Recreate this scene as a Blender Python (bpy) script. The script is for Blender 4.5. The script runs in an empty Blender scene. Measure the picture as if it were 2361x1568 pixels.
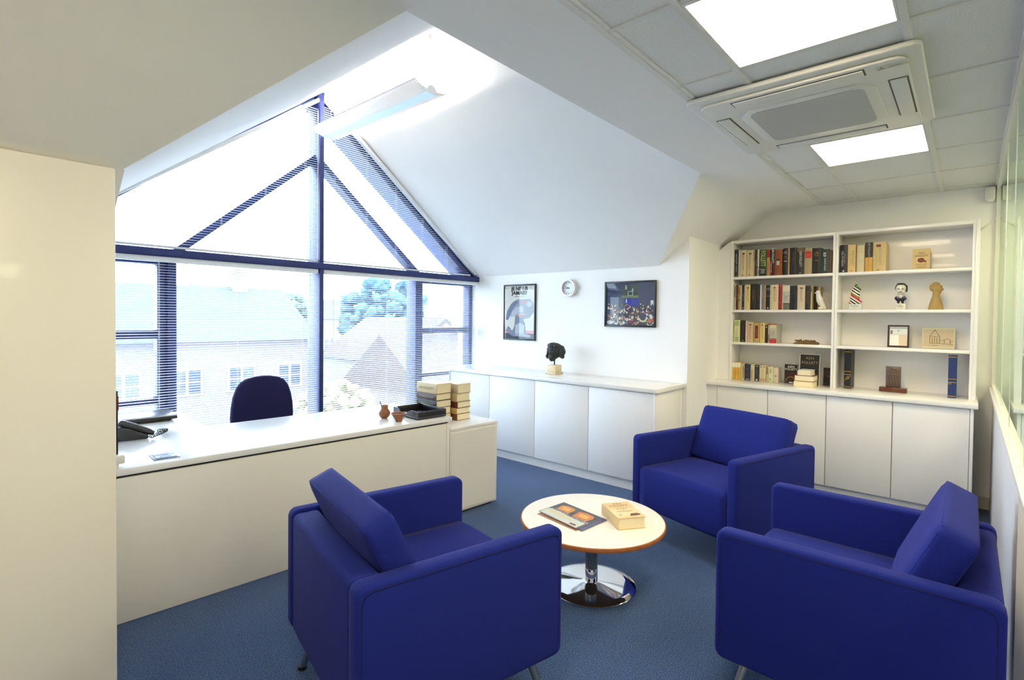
import bpy, bmesh, math, random
from mathutils import Matrix, Vector, noise
random.seed(7)
SC = bpy.context.scene
C = SC.collection
# ------------------------------------------------------------------ camera
cam_d = bpy.data.cameras.new('camera'); cam = bpy.data.objects.new('camera', cam_d); C.objects.link(cam)
cam_d.sensor_width = 36.0
cam_d.lens = 1197.3237 * 36.0 / 2361.0
cam_d.shift_y = -(784.0 - 755.3577) / 2361.0
cam_d.clip_start = 0.02; cam_d.clip_end = 500
YAW, PIT, ROL = .7227, .0198, .0107
fw = Vector((math.cos(YAW)*math.cos(PIT), math.sin(YAW)*math.cos(PIT), -math.sin(PIT)))
rt = Vector((math.sin(YAW), -math.cos(YAW), 0)); up = rt.cross(fw)
r2 = rt*math.cos(ROL) + up*math.sin(ROL); u2 = up*math.cos(ROL) - rt*math.sin(ROL)
cam.matrix_world = Matrix(((r2.x, u2.x, -fw.x, 0), (r2.y, u2.y, -fw.y, 0), (r2.z, u2.z, -fw.z, 1.5), (0, 0, 0, 1)))
SC.camera = cam
# ------------------------------------------------------------------ world (bright overcast sky) and exposure
SKY = 6.8
W = bpy.data.worlds.new('overcast_sky'); SC.world = W; W.use_nodes = True
bg = W.node_tree.nodes['Background']; bg.inputs[0].default_value = (.68, .83, 1.0, 1); bg.inputs[1].default_value = SKY
SC.view_settings.view_transform = 'Standard'; SC.view_settings.look = 'None'
SC.view_settings.gamma = 1.0; SC.view_settings.use_curve_mapping = False
SC.view_settings.exposure = 1.0
cy = SC.cycles; cy.max_bounces = 7; cy.diffuse_bounces = 5; cy.glossy_bounces = 3; cy.transmission_bounces = 4; cy.transparent_max_bounces = 10
cy.caustics_reflective = False; cy.caustics_refractive = False; cy.adaptive_threshold = .08
PANEL = 13.0        # ceiling panel radiance
TUBE = 60.0         # pendant tube radiance
# ------------------------------------------------------------------ materials
MATS = {}
def lin(c):
    if isinstance(c, str):
        c = c.lstrip('#'); c = [int(c[i:i+2], 16)/255 for i in (0, 2, 4)]
        return tuple(x/12.92 if x <= .04045 else ((x+.055)/1.055)**2.4 for x in c)
    return tuple(c)
def mat(name, col, rough=.5, metal=0., var=.04, vscale=8., bump=0., bscale=200., coat=0., sheen=0., spec=.5, emit=None, es=0.):
    if name in MATS: return MATS[name]
    m = bpy.data.materials.new(name); m.use_nodes = True; MATS[name] = m
    nt = m.node_tree; N = nt.nodes; L = nt.links; b = N['Principled BSDF']
    c = lin(col)
    b.inputs['Roughness'].default_value = rough; b.inputs['Metallic'].default_value = metal
    b.inputs['Specular IOR Level'].default_value = spec
    b.inputs['Coat Weight'].default_value = coat; b.inputs['Sheen Weight'].default_value = sheen
    tc = N.new('ShaderNodeTexCoord')
    nz = N.new('ShaderNodeTexNoise'); nz.inputs['Scale'].default_value = vscale; nz.inputs['Detail'].default_value = 1
    L.new(tc.outputs['Object'], nz.inputs['Vector'])
    mx = N.new('ShaderNodeMix'); mx.data_type = 'RGBA'
    mx.inputs[6].default_value = (*[x*(1-var) for x in c], 1); mx.inputs[7].default_value = (*[min(1, x*(1+var)) for x in c], 1)
    L.new(nz.outputs['Fac'], mx.inputs[0]); L.new(mx.outputs[2], b.inputs['Base Color'])
    if bump:
        n2 = N.new('ShaderNodeTexNoise'); n2.inputs['Scale'].default_value = bscale; n2.inputs['Detail'].default_value = 2
        L.new(tc.outputs['Object'], n2.inputs['Vector'])
        bp = N.new('ShaderNodeBump'); bp.inputs['Strength'].default_value = bump; bp.inputs['Distance'].default_value = .002
        L.new(n2.outputs['Fac'], bp.inputs['Height']); L.new(bp.outputs['Normal'], b.inputs['Normal'])
    if emit:
        b.inputs['Emission Color'].default_value = (*lin(emit), 1); b.inputs['Emission Strength'].default_value = es
    return m
def flat(col, rough=.5, **k):           # coloured material, one per colour
    return mat('colour_' + str(col).lstrip('#') + '_%d' % int(rough*100), col, rough, **k)
def speckle(name, cols, scale, rough=.9, bump=.4, detail=4, pos=(.35, .5, .65), sheen=0., dist=.004):
    m = bpy.data.materials.new(name); m.use_nodes = True; MATS[name] = m
    nt = m.node_tree; N = nt.nodes; L = nt.links; b = N['Principled BSDF']
    b.inputs['Roughness'].default_value = rough; b.inputs['Specular IOR Level'].default_value = .2; b.inputs['Sheen Weight'].default_value = sheen
    tc = N.new('ShaderNodeTexCoord'); nz = N.new('ShaderNodeTexNoise'); nz.inputs['Scale'].default_value = scale; nz.inputs['Detail'].default_value = detail
    L.new(tc.outputs['Object'], nz.inputs['Vector'])
    cr = N.new('ShaderNodeValToRGB'); e = cr.color_ramp.elements
    while len(e) < len(cols): e.new(.5)
    for i, c in enumerate(cols): e[i].position = pos[i]; e[i].color = (*lin(c), 1)
    L.new(nz.outputs['Fac'], cr.inputs[0]); L.new(cr.outputs[0], b.inputs['Base Color'])
    bp = N.new('ShaderNodeBump'); bp.inputs['Strength'].default_value = bump; bp.inputs['Distance'].default_value = dist
    L.new(nz.outputs['Fac'], bp.inputs['Height']); L.new(bp.outputs['Normal'], b.inputs['Normal'])
    return m
def glassmat(name, tint, ior=1.5):
    m = bpy.data.materials.new(name); m.use_nodes = True; nt = m.node_tree; N = nt.nodes; L = nt.links
    N.remove(N['Principled BSDF']); out = N['Material Output']
    t = N.new('ShaderNodeBsdfTransparent'); t.inputs[0].default_value = (*tint, 1)
    g = N.new('ShaderNodeBsdfGlossy'); g.inputs['Roughness'].default_value = .01; g.inputs[0].default_value = (.9, 1, .93, 1)
    f = N.new('ShaderNodeFresnel'); ge = N.new('ShaderNodeNewGeometry'); mi = N.new('ShaderNodeMix')   # thin pane: same reflectance from both faces
    mi.inputs[2].default_value = ior; mi.inputs[3].default_value = 1/ior; L.new(ge.outputs['Backfacing'], mi.inputs[0]); L.new(mi.outputs[0], f.inputs[0])
    mx = N.new('ShaderNodeMixShader'); L.new(f.outputs[0], mx.inputs[0]); L.new(t.outputs[0], mx.inputs[1]); L.new(g.outputs[0], mx.inputs[2])
    L.new(mx.outputs[0], out.inputs[0]); MATS[name] = m
    return m
M_wall = mat('painted_plaster', (.86, .855, .84), .75, var=.015, vscale=3)
M_ceil = mat('ceiling_plaster', (.86, .85, .83), .8, var=.015, vscale=2)
M_tile = speckle('mineral_fibre_tile', [(.72, .72, .70), (.80, .80, .78), (.84, .84, .82)], 160, .9, .15, 2, (.3, .5, .7), dist=.001)
M_bar = mat('white_ceiling_bar', (.74, .73, .69), .45)
M_lam = mat('cream_laminate', (.80, .78, .72), .32, var=.01, vscale=4, coat=.15)
M_lamw = mat('white_laminate', (.84, .83, .81), .22, var=.01, vscale=5, coat=.25)
M_door = mat('white_door_laminate', (.83, .82, .80), .5, var=.01, vscale=4)
M_desk = mat('white_desk_laminate', (.84, .84, .84), .28, var=.015, vscale=14, coat=.1)
M_carpet = speckle('blue_carpet', ['#13223e', '#2b487a', '#6186b4'], 290, .95, .7, 3, (.38, .5, .64), sheen=.15)
M_fab = speckle('royal_blue_wool', ['#101a62', '#162275', '#1d2b88'], 800, .9, .1, 2, (.3, .5, .7), sheen=.03, dist=.001)
M_seam = mat('blue_seam_thread', '#0a0d38', .9)
M_navyfab = mat('dark_navy_fabric', '#0b0b40', .9, var=.1, vscale=300, bump=.3, bscale=500)
M_navy = mat('navy_painted_metal', '#1d2a66', .4, var=.05)
M_chrome = mat('polished_chrome', (.82, .83, .85), .05, 1., var=.01)
M_steel = mat('brushed_steel', (.45, .45, .46), .3, 1., var=.04)
M_grey = mat('grey_steel_paint', (.20, .24, .30), .3, .4)
M_alu = mat('white_blind_aluminium', (.86, .87, .89), .4, var=.02)
M_black = mat('black_plastic', (.012, .012, .014), .35, var=.1)
M_wood = mat('beech_edge', '#a8683a', .45, var=.25, vscale=30)
M_page = speckle('book_paper', ['#e2d4b0', '#ecdfbe', '#f2e8cc'], 500, .85, .1, 2, (.3, .5, .7), dist=.001)
M_white = mat('white_paper', (.85, .84, .80), .6, var=.02)
M_plast = mat('off_white_plastic', (.76, .75, .70), .45, var=.015)
M_glass = glassmat('window_glass', (.97, .985, 1.0))
M_gglass = glassmat('green_tinted_glass', (.90, .96, .90))
M_bronze = mat('dark_bronze', '#2b312d', .5, .35, var=.5, vscale=40, bump=.8, bscale=70)
M_trav = mat('travertine', '#d9c7a2', .5, var=.12, vscale=25, bump=.4, bscale=120)
M_clay = mat('brown_clay', '#8a5630', .45, var=.35, vscale=40, bump=.3, bscale=120)
M_gold = mat('gold_foil', '#c9a24a', .35, .6)
# ------------------------------------------------------------------ helpers
LOCAL = False
def link(o, parent=None):
    C.objects.link(o)
    if parent is not None:
        o.parent = parent
        if not LOCAL or parent.parent is not None: o.matrix_parent_inverse = parent.matrix_basis.inverted()
    return o
def tag(o, label=None, cat=None, group=None, kind=None):
    if label: o['label'] = label
    if cat: o['category'] = cat
    if group: o['group'] = group
    if kind: o['kind'] = kind
    return o
def thing(name, loc, label, cat, group=None, rz=0.):
    o = bpy.data.objects.new(name, None); C.objects.link(o); o.empty_display_size = .05
    o.matrix_basis = Matrix.Translation(loc) @ Matrix.Rotation(rz, 4, 'Z')
    return tag(o, label, cat, group)
def mesh(name, vs, fs, m, parent=None, smooth=False, bevel=0., seg=2, label=None, recalc=True, loc=None):
    me = bpy.data.meshes.new(name)
    if loc is not None: vs = [(v[0]-loc[0], v[1]-loc[1], v[2]-loc[2]) for v in vs]
    me.from_pydata([tuple(v) for v in vs], [], fs)
    if recalc:
        b = bmesh.new(); b.from_mesh(me); bmesh.ops.recalc_face_normals(b, faces=b.faces); b.to_mesh(me); b.free()
    me.materials.append(m)
    if smooth:
        for p in me.polygons: p.use_smooth = True
    o = bpy.data.objects.new(name, me)
    if loc is not None: o.location = loc
    link(o, parent)
    if bevel:
        md = o.modifiers.new('bevel', 'BEVEL'); md.width = bevel; md.segments = seg; md.limit_method = 'ANGLE'
        for p in me.polygons: p.use_smooth = True
    if label: o['label'] = label
    return o
BF = [(0, 1, 2, 3), (4, 7, 6, 5), (0, 4, 5, 1), (1, 5, 6, 2), (2, 6, 7, 3), (3, 7, 4, 0)]
def bv(x0, x1, y0, y1, z0, z1):
    return [(x0, y0, z0), (x1, y0, z0), (x1, y1, z0), (x0, y1, z0), (x0, y0, z1), (x1, y0, z1), (x1, y1, z1), (x0, y1, z1)]
def box(name, x0, x1, y0, y1, z0, z1, m, parent=None, bevel=0., seg=2, **k):
    x0, x1 = sorted((x0, x1)); y0, y1 = sorted((y0, y1)); z0, z1 = sorted((z0, z1))
    return mesh(name, bv(x0, x1, y0, y1, z0, z1), BF, m, parent, bevel=bevel, seg=seg, loc=((x0+x1)/2, (y0+y1)/2, z0), **k)
def prism(name, poly, axis, a0, a1, m, parent=None, **k):
    """poly: 2D points in the plane perpendicular to axis; ('x': (y,z), 'y': (x,z), 'z': (x,y))"""
    f = {'x': lambda p, a: (a, p[0], p[1]), 'y': lambda p, a: (p[0], a, p[1]), 'z': lambda p, a: (p[0], p[1], a)}[axis]
    n = len(poly); vs = [f(p, a0) for p in poly] + [f(p, a1) for p in poly]
    fs = [tuple(range(n)), tuple(range(2*n-1, n-1, -1))] + [(i, (i+1) % n, n+(i+1) % n, n+i) for i in range(n)]
    return mesh(name, vs, fs, m, parent, **k)
def lathe(name, prof, c, m, parent=None, n=40, smooth=True, axis='z', **k):
    vs, fs = [], []
    for r, z in prof:
        for i in range(n):
            a = 2*math.pi*i/n; p = (r*math.cos(a), r*math.sin(a), z)
            if axis == 'x': p = (z, r*math.cos(a), r*math.sin(a))
            if axis == 'y': p = (r*math.cos(a), z, r*math.sin(a))
            vs.append((c[0]+p[0], c[1]+p[1], c[2]+p[2]))
    for j in range(len(prof)-1):
        for i in range(n): fs.append((j*n+i, j*n+(i+1) % n, (j+1)*n+(i+1) % n, (j+1)*n+i))
    if prof[0][0] > 1e-6: fs.append(tuple(range(n-1, -1, -1)))
    if prof[-1][0] > 1e-6: fs.append(tuple((len(prof)-1)*n+i for i in range(n)))
    o = mesh(name, vs, fs, m, parent, smooth=smooth, loc=c, **k)
    if smooth: sharp(o)
    return o
def sharp(o, ang=40):
    me = o.data; b = bmesh.new(); b.from_mesh(me)
    bmesh.ops.remove_doubles(b, verts=b.verts, dist=1e-6)
    for e in b.edges:
        if len(e.link_faces) == 2 and e.calc_face_angle(0) > math.radians(ang): e.smooth = False
    b.to_mesh(me); b.free()
def tube(name, pts, r, m, parent=None, n=8, **k):
    pts = [Vector(p) for p in pts]; rs = r if isinstance(r, (list, tuple)) else [r]*len(pts)
    vs, fs = [], []; ref = Vector((0, 0, 1))
    for i, p in enumerate(pts):
        t = (pts[min(i+1, len(pts)-1)] - pts[max(i-1, 0)]).normalized()
        a = t.cross(ref if abs(t.z) < .95 else Vector((1, 0, 0))).normalized(); b = t.cross(a)
        for j in range(n):
            q = 2*math.pi*j/n; vs.append(p + (a*math.cos(q) + b*math.sin(q))*rs[i])
    for i in range(len(pts)-1):
        for j in range(n): fs.append((i*n+j, i*n+(j+1) % n, (i+1)*n+(j+1) % n, (i+1)*n+j))
    fs.append(tuple(range(n-1, -1, -1))); fs.append(tuple((len(pts)-1)*n+j for j in range(n)))
    o = mesh(name, vs, fs, m, parent, smooth=True, loc=tuple(pts[0]), **k); sharp(o, 60); return o
def text(body, size, loc, xd, ud, m, parent, align='CENTER', squeeze=1., name='lettering', bold=0.):
    c = bpy.data.curves.new(name, 'FONT'); c.body = body; c.size = size; c.align_x = align; c.align_y = 'CENTER'; c.resolution_u = 2; c.offset = bold
    c.materials.append(m); o = bpy.data.objects.new(name, c)
    x = Vector(xd).normalized(); y = Vector(ud).normalized(); z = x.cross(y)
    o.matrix_basis = Matrix(((x.x*squeeze, y.x, z.x, loc[0]), (x.y*squeeze, y.y, z.y, loc[1]), (x.z*squeeze, y.z, z.z, loc[2]), (0, 0, 0, 1)))
    return link(o, parent)
def puff(name, c, half, bulge, m, parent=None, n=10, rot=None, rnd=.25, label=None):
    """a softly padded box: rounded edges, faces bulging along the given half sizes"""
    b = bmesh.new(); bmesh.ops.create_cube(b, size=2)
    bmesh.ops.subdivide_edges(b, edges=b.edges[:], cuts=n, use_grid_fill=True)
    mn = min(half)*rnd
    for v in b.verts:
        u = v.co.copy()
        p = Vector((u.x*half[0], u.y*half[1], u.z*half[2]))
        q = Vector([max(-half[i]+mn, min(half[i]-mn, p[i])) for i in range(3)])
        d = p - q
        if d.length > 1e-9: p = q + d.normalized()*mn if sum(abs(d[i]) > 1e-9 for i in range(3)) > 1 else p
        for i in range(3):
            j, k = (i+1) % 3, (i+2) % 3
            p[i] += bulge[i]*u[i]*(1-u[j]**2)*(1-u[k]**2) if abs(u[i]) > .99 else bulge[i]*u[i]*(1-u[j]**2)*(1-u[k]**2)
        v.co = p
    if rot is not None: bmesh.ops.transform(b, matrix=rot, verts=b.verts)
    me = bpy.data.meshes.new(name); b.to_mesh(me); b.free(); me.materials.append(m)
    for p in me.polygons: p.use_smooth = True
    o = bpy.data.objects.new(name, me); o.location = c; link(o, parent)
    if label: o['label'] = label
    return o
def blob(name, balls, m, parent=None, voxel=.006, cones=(), smooth=3):
    """one continuous sculpted surface from overlapping ellipsoids ((x,y,z),(rx,ry,rz)[,rotz]) via voxel remesh"""
    b = bmesh.new()
    for q in balls:
        mm = Matrix.Translation(q[0])
        if len(q) > 2: mm = mm @ q[2]
        bmesh.ops.create_icosphere(b, subdivisions=3, radius=1, matrix=mm @ Matrix.Diagonal((*q[1], 1)))
    for (p0, p1, r0, r1) in cones:
        d = Vector(p1)-Vector(p0)
        bmesh.ops.create_cone(b, cap_ends=True, segments=20, radius1=r0, radius2=r1, depth=d.length,
            matrix=Matrix.Translation((Vector(p0)+Vector(p1))/2) @ d.to_track_quat('Z', 'Y').to_matrix().to_4x4())
    c = Vector(balls[0][0]) if balls else Vector(cones[0][0])
    for v in b.verts: v.co -= c
    me = bpy.data.meshes.new(name); b.to_mesh(me); b.free(); me.materials.append(m)
    o = bpy.data.objects.new(name, me); o.location = c; link(o, parent)
    md = o.modifiers.new('remesh', 'REMESH'); md.mode = 'VOXEL'; md.voxel_size = voxel; md.use_smooth_shade = True
    if smooth: s = o.modifiers.new('smooth', 'SMOOTH'); s.iterations = smooth; s.factor = .5
    return o
def struct(o, label=None):
    o['kind'] = 'structure'
    if label: o['label'] = label
    return o
def sempty(name, label=None):
    o = bpy.data.objects.new(name, None); C.objects.link(o); return struct(o, label)
# ------------------------------------------------------------------ room shell
HC = 2.591                     # flat ceiling height
S0, SM = 3.90650, .857         # main roof slope: z = S0 - SM*y
RX, RZ, EX, EZ = 2.536, 3.62, 4.609, 2.0   # dormer ridge x,z and right eave x,z
DM = (RZ-EZ)/(EX-RX); LX = 2*RX-EX         # dormer pitch, left eave x
XE, YP, XB = 5.632, -.145, -2.6            # end wall x, partition y, back wall x
YK = 1.926                                 # knee wall
def zs(y): return min(HC, S0 - SM*y)
def zsoft(y, w):          # rounded cove between flat ceiling and slope, sharp where w = 0
    a, b = HC, S0 - SM*y; return zs(y)*(1-w) + w*(.5*(a+b-math.sqrt((a-b)**2+.07**2)) if y > 1.1 else HC)
struct(box('floor', XB-.1, XE+.1, -2.0, 5.0, -.1, 0, M_carpet), 'short blue speckled office carpet')
struct(box('wall_end', XE, XE+.1, -1.9, 2.1, 0, 2.75, M_wall), 'end wall behind the bookcase')
struct(box('wall_knee_right', EX+.06, XE+.02, YK, YK+.08, 0, 2.3, M_wall), 'short return wall beside the bookcase')
struct(prism('wall_right', [(YK, 0), (5.0, 0), (5.0, EZ+.02), (2.216, EZ+.005), (YK, S0-SM*YK)], 'x', EX, EX+.06, M_wall), 'white wall with the pictures')
struct(prism('wall_left', [(2.35, 0), (5.0, 0), (5.0, EZ+.02), (2.225, EZ), (2.35, 1.897)], 'x', LX-.018, LX, M_wall))
struct(box('wall_window', LX-.02, EX+.06, 4.76, 4.95, 0, .40, M_wall))
struct(box('wall_back', XB-.1, XB, -2.0, 3.4, 0, 2.75, M_wall))
struct(box('wall_knee_left', XB, LX-.02, 3.05, 3.15, 0, 1.6, M_wall))
# flat plaster ceiling and slopes
ceil = struct(mesh('ceiling', [(XB, YP-1.8, HC+.02), (XE+.05, YP-1.8, HC+.02), (XE+.05, 1.07, HC+.02), (XB, 1.07, HC+.02)], [(0, 1, 2, 3)], M_ceil, recalc=False), 'suspended tile ceiling with lighting panels')
def slope_strip(name, xa, xb, ys):
    vs, fs = [], []
    NX = 28
    for y in ys:
        x0, x1 = xa(y), xb(y)
        for i in range(NX+1):
            x = x0+(x1-x0)*i/NX; q = min(1, max(0, min(abs(x-VR(y)), abs(x-VL(y)))/.35)); vs.append((x, y, zsoft(y, q*q*(3-2*q))))
    for j in range(len(ys)-1):
        for i in range(NX): a = j*(NX+1)+i; fs.append((a, a+1, a+NX+2, a+NX+1))
    return struct(mesh(name, vs, fs, M_ceil, smooth=True))
YV = (S0-HC)/SM
ys = [1.05, 1.1, 1.16, 1.22, 1.28, 1.34, 1.38, 1.42, 1.46, 1.5, YV, 1.555, 1.58, 1.62, 1.68, 1.75, 1.85, 1.93]
VR = lambda y: EX-(min(zs(y), HC)-EZ)/DM if y > YV else EX-(HC-EZ)/DM
VL = lambda y: 1.15+(LX-1.15)*max(0, y-YV)/(2.225-YV)
slope_strip('ceiling_slope_right', VR, lambda y: XE+.05, ys)
slope_strip('ceiling_slope_verge', VR, lambda y: EX+.03, [1.93, 2.0, 2.08, 2.15, 2.2, 2.222])
slope_strip('ceiling_slope_left', lambda y: XB, VL, ys+[2.0, 2.08, 2.15, 2.2, 2.225])
slope_strip('ceiling_slope_eaves', lambda y: XB, lambda y: LX+.006, [2.225, 2.3, 2.35, 2.6, 3.15])
xl, xr = VL(YV), VR(YV)
struct(box('ceiling_lip', xl, xr, 1.04, YV, HC-.0005, HC+.05, M_ceil))
struct(prism('wall_bulkhead', [(xl-.3, HC+.02), (xr+.3, HC+.02), (RX, RZ+.15)], 'y', YV-.03, YV, M_ceil))
VYS = [YV, 1.555, 1.58, 1.62, 1.68, 1.75, 1.85, 1.93, 2.0, 2.08, 2.15, 2.2]
def valley(vf, ye, ex): return [(ex, ye, EZ), (ex, 5.0, EZ), (RX, 5.0, RZ), (RX, YV-.005, RZ)] + [(vf(y), y, zs(y)) for y in VYS]
struct(mesh('ceiling_dormer_right', valley(VR, 2.216, EX), [tuple(range(4+len(VYS)))], M_ceil))
struct(mesh('ceiling_dormer_left', valley(VL, 2.225, LX), [tuple(range(4+len(VYS)))], M_ceil))
# tile grid: main bars along x, cross tees along y
XT = [1.735+.633*k for k in range(-6, 7)]
YT = [(.79, 1.07), (.2, .79), (YP, .2)]
LIGHTS = [0, 3, -3, -6]
for k in range(-6, 7):
    x0 = XT[k+6]; x1 = min(x0+.633, XE)
    for r, (y0, y1) in enumerate(YT):
        if r == 1 and k in LIGHTS: continue
        box('tile', x0+.008, x1-.008, y0+.012, y1-.012, HC+.004+.001*random.random(), HC+.018, M_tile, ceil)
    box('cross_tee', x0-.011, x0+.011, YP, 1.07, HC-.001, HC+.012, M_bar, ceil)
for y in (1.07, .79, .2): box('main_bar', XB, XE, y-.013, y+.013, HC-.004, HC+.012, M_bar, ceil)
box('edge_trim', XE-.02, XE, YP, 1.07, HC-.006, HC+.01, M_bar, ceil)
box('edge_trim', XB, XE, YP-.01, YP+.018, HC-.012, HC+.01, M_bar, ceil)
M_panel = mat('lit_diffuser', (.9, .9, .88), .6, emit=(1.0, .82, .56), es=PANEL)
for k, lab in zip((0, 3, -3, -6), ('large square ceiling light panel nearest the camera above the armchairs', 'square ceiling light panel beyond the air conditioning cassette', 'square ceiling light panel above the camera', 'square ceiling light panel by the back wall')):
    x0 = XT[k+6]
    t = thing('ceiling_light', (x0+.316, .495, HC-.004), lab, 'light', 'ceiling light panels')
    box('diffuser', x0+.03, x0+.603, .222, .768, HC+.002, HC+.01, M_panel, t)
    for (a, b, c, d) in ((x0+.010, x0+.03, .214, .776), (x0+.603, x0+.623, .214, .776), (x0+.03, x0+.603, .214, .222), (x0+.03, x0+.603, .768, .776)):
        box('frame', a, b, c, d, HC-.003, HC+.012, M_bar, t)
# end wall details
struct(box('baseboard_end', XE-.015, XE, YP+.002, -.04, 0, .10, mat('skirting_paint', (.62, .59, .50), .5)))
struct(prism('trim_1', [(-.02, 2.205), (-.02, 2.213), (YP+.004, 2.328), (YP+.004, 2.318)], 'x', XE-.012, XE, M_bar))
# ------------------------------------------------------------------ glazed partition
XD = 2.62
part = sempty('wall_partition', 'low white partition with green tinted glass above')
M_dado = mat('white_dado_panel', (.74, .75, .78), .45, var=.02)
box('dado_panel', XD, XE, YP-.05, YP, 0, .965, M_dado, part)
box('dado_panel', XB, 1.5, YP-.05, YP, 0, .965, M_dado, part)
box('dado_panel', 1.5, XD, YP-.25, YP-.20, 0, .965, M_dado, part)
box('rail', XB, XE, YP-.06, YP+.022, .965, .99, M_lam, part, bevel=.004)
box('rail', XB, XE, YP-.05, YP+.006, .99, 1.004, M_lam, part)
box('rail', XB, XE, YP-.03, YP+.008, HC-.03, HC, M_bar, part)
box('post', XE-.02, XE, YP-.03, YP+.008, 1.0, HC-.03, M_bar, part)
gx = [XE-.02, 4.25, 3.42, 2.5, 1.6, .7, -.2, -1.1, -2.0, XB]
for a, b in zip(gx[1:], gx[:-1]):
    box('pane', a+.004, b-.004, YP-.012, YP-.004, 1.004, HC-.03, M_gglass, part)
    if a > XB: box('glass_joint', a-.003, a+.003, YP-.014, YP-.002, 1.004, HC-.03, M_bar, part)
struct(box('wall_corridor', XB-.1, XE+.1, -1.95, -1.85, 0, 2.75, M_wall))
for x, lab in ((.8, 'added corridor fill light beyond the glass near the camera'), (3.2, 'added corridor fill light beyond the middle of the glass'), (5.0, 'added corridor fill light beyond the far end of the glass')):  # unseen glowing panels added in the corridor to brighten the ceiling and glass
    t = thing('corridor_fill_light', (x, -1.0, HC), lab, 'light', 'added corridor fill lights')
    box('diffuser', x-.28, x+.28, -1.28, -.72, HC-.006, HC+.002, M_panel, t); box('frame', x-.30, x+.30, -1.30, -.70, HC-.003, HC+.012, M_bar, t)
# ------------------------------------------------------------------ gable window
win = sempty('window_1', 'navy framed gable window with white overcast daylight')
YB = 4.655                       # blind plane
box('transom', LX, EX, 4.615, 4.86, 1.938, 1.996, M_navy, win, bevel=.004)
box('mullion', RX-.052, RX-.012, 4.62, 4.86, .40, 1.938, M_navy, win, bevel=.003)
box('mullion', RX-.052, RX-.012, 4.62, 4.86, 1.996, RZ-.02, M_navy, win, bevel=.003)
for x0 in (1.267, 3.69): box('mullion', x0, x0+.06, 4.71, 4.88, .40, 1.94, M_navy, win, bevel=.003)
box('sill', LX, EX, 4.69, 4.90, .39, .415, M_lamw, win)
def bar(name, p, q, w, y0, y1, m, parent):            # in-plane bar from p to q (x,z), hanging below the line by w
    d = Vector((q[0]-p[0], q[1]-p[1])).normalized(); nrm = Vector((d.y, -d.x))
    if nrm.y > 0: nrm = -nrm
    a, b = Vector(p), Vector(q)
    return prism(name, [tuple(a), tuple(b), tuple(b+nrm*w), tuple(a+nrm*w)], 'y', y0, y1, m, parent)
bar('brace', (RX-.04, 3.04), (1.30, 2.0), .055, 4.72, 4.84, M_navy, win)
bar('brace', (RX-.02, 3.04), (3.76, 2.0), .055, 4.72, 4.84, M_navy, win)
bar('gable_frame', (RX-.03, RZ-.01), (LX, EZ-.01), .018, 4.70, 4.96, M_navy, win)
bar('gable_frame', (RX-.03, RZ-.01), (EX, EZ-.01), .075, 4.70, 4.96, M_navy, win)
for (a, b) in ((LX, 1.267), (3.75, EX)):              # opening casements in the outer bays
    w = .062
    for (x0, x1, z0, z1) in ((a, a+w, .415, 1.94), (b-w, b, .415, 1.94), (a+w, b-w, 1.885, 1.94), (a+w, b-w, .79, .845), (a+w, b-w, 1.305, 1.37)):
        box('casement_frame', x0, x1, 4.74, 4.85, z0, z1, M_navy, win, bevel=.003)
    box('pane', a+w, b-w, 4.80, 4.806, .415, .79, M_glass, win); box('pane', a+w, b-w, 4.80, 4.806, .845, 1.305, M_glass, win); box('pane', a+w, b-w, 4.80, 4.806, 1.37, 1.885, M_glass, win)
for (a, b) in ((1.327, RX-.052), (RX-.012, 3.69)): box('pane', a, b, 4.80, 4.806, .415, 1.938, M_glass, win)
prism('pane', [(LX+.08, 1.996), (RX-.052, 1.996), (RX-.052, RZ-.1)], 'y', 4.80, 4.806, M_glass, win)
prism('pane', [(EX-.09, 1.996), (RX-.012, 1.996), (RX-.012, RZ-.1)], 'y', 4.80, 4.806, M_glass, win)
# ------------------------------------------------------------------ venetian blinds
def slat_mesh(ln):
    n = 3; wd, sag, th = .0245, .0022, .0005; vs, fs = [], []
    for x in (-ln/2, ln/2):
        for k in range(n+1):
            t = k/n*2-1; vs.append((x, t*wd/2, sag*(1-t*t)+t*.0016)); 
        for k in range(n+1):
            t = k/n*2-1; vs.append((x, t*wd/2, sag*(1-t*t)+t*.0016-th))
    h = 2*(n+1)
    for k in range(n):
        fs.append((k, k+1, h+k+1, h+k)); fs.append((n+1+k, h+n+1+k, h+n+2+k, n+2+k))
    fs += [(0, h, h+n+1, n+1), (n, 2*n+1, h+2*n+1, h+n)]
    me = bpy.data.meshes.new('slat'); me.from_pydata(vs, [], fs); me.materials.append(M_alu)
    for p in me.polygons: p.use_smooth = True
    return me
def slat(me, x, z, parent, sx=1.):
    o = bpy.data.objects.new('slat', me); o.location = (x, YB, z); o.scale.x = sx; link(o, parent)
for (a, b, lab) in ((LX+.02, RX-.06, 'wide white venetian blind in front of the lower left panes'), (RX-.004, EX-.012, 'wide white venetian blind in front of the lower right panes')):
    t = thing('venetian_blind', ((a+b)/2, YB, 1.90), lab, 'blind', 'white venetian blinds on the gable window')
    box('headrail', a, b, YB-.022, YB+.022, 1.895, 1.935, M_alu, t, bevel=.002)
    me = slat_mesh(b-a)
    z = 1.875
    while z > .47: slat(me, (a+b)/2, z, t); z -= .0205
    box('bottom_rail', a, b, YB-.012, YB+.012, .440, .457, M_alu, t)
    for i in range(4):
        x = a+.14+(b-a-.28)*i/3
        for dy in (-.0125, .0125): tube('ladder_cord', [(x, YB+dy, 1.9), (x, YB+dy, .45)], .0011, M_alu, t, n=4)
    tube('tilt_wand', [(a+.09, YB-.03, 1.90), (a+.095, YB-.032, 1.25)], .003, M_alu, t, n=6)
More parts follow.
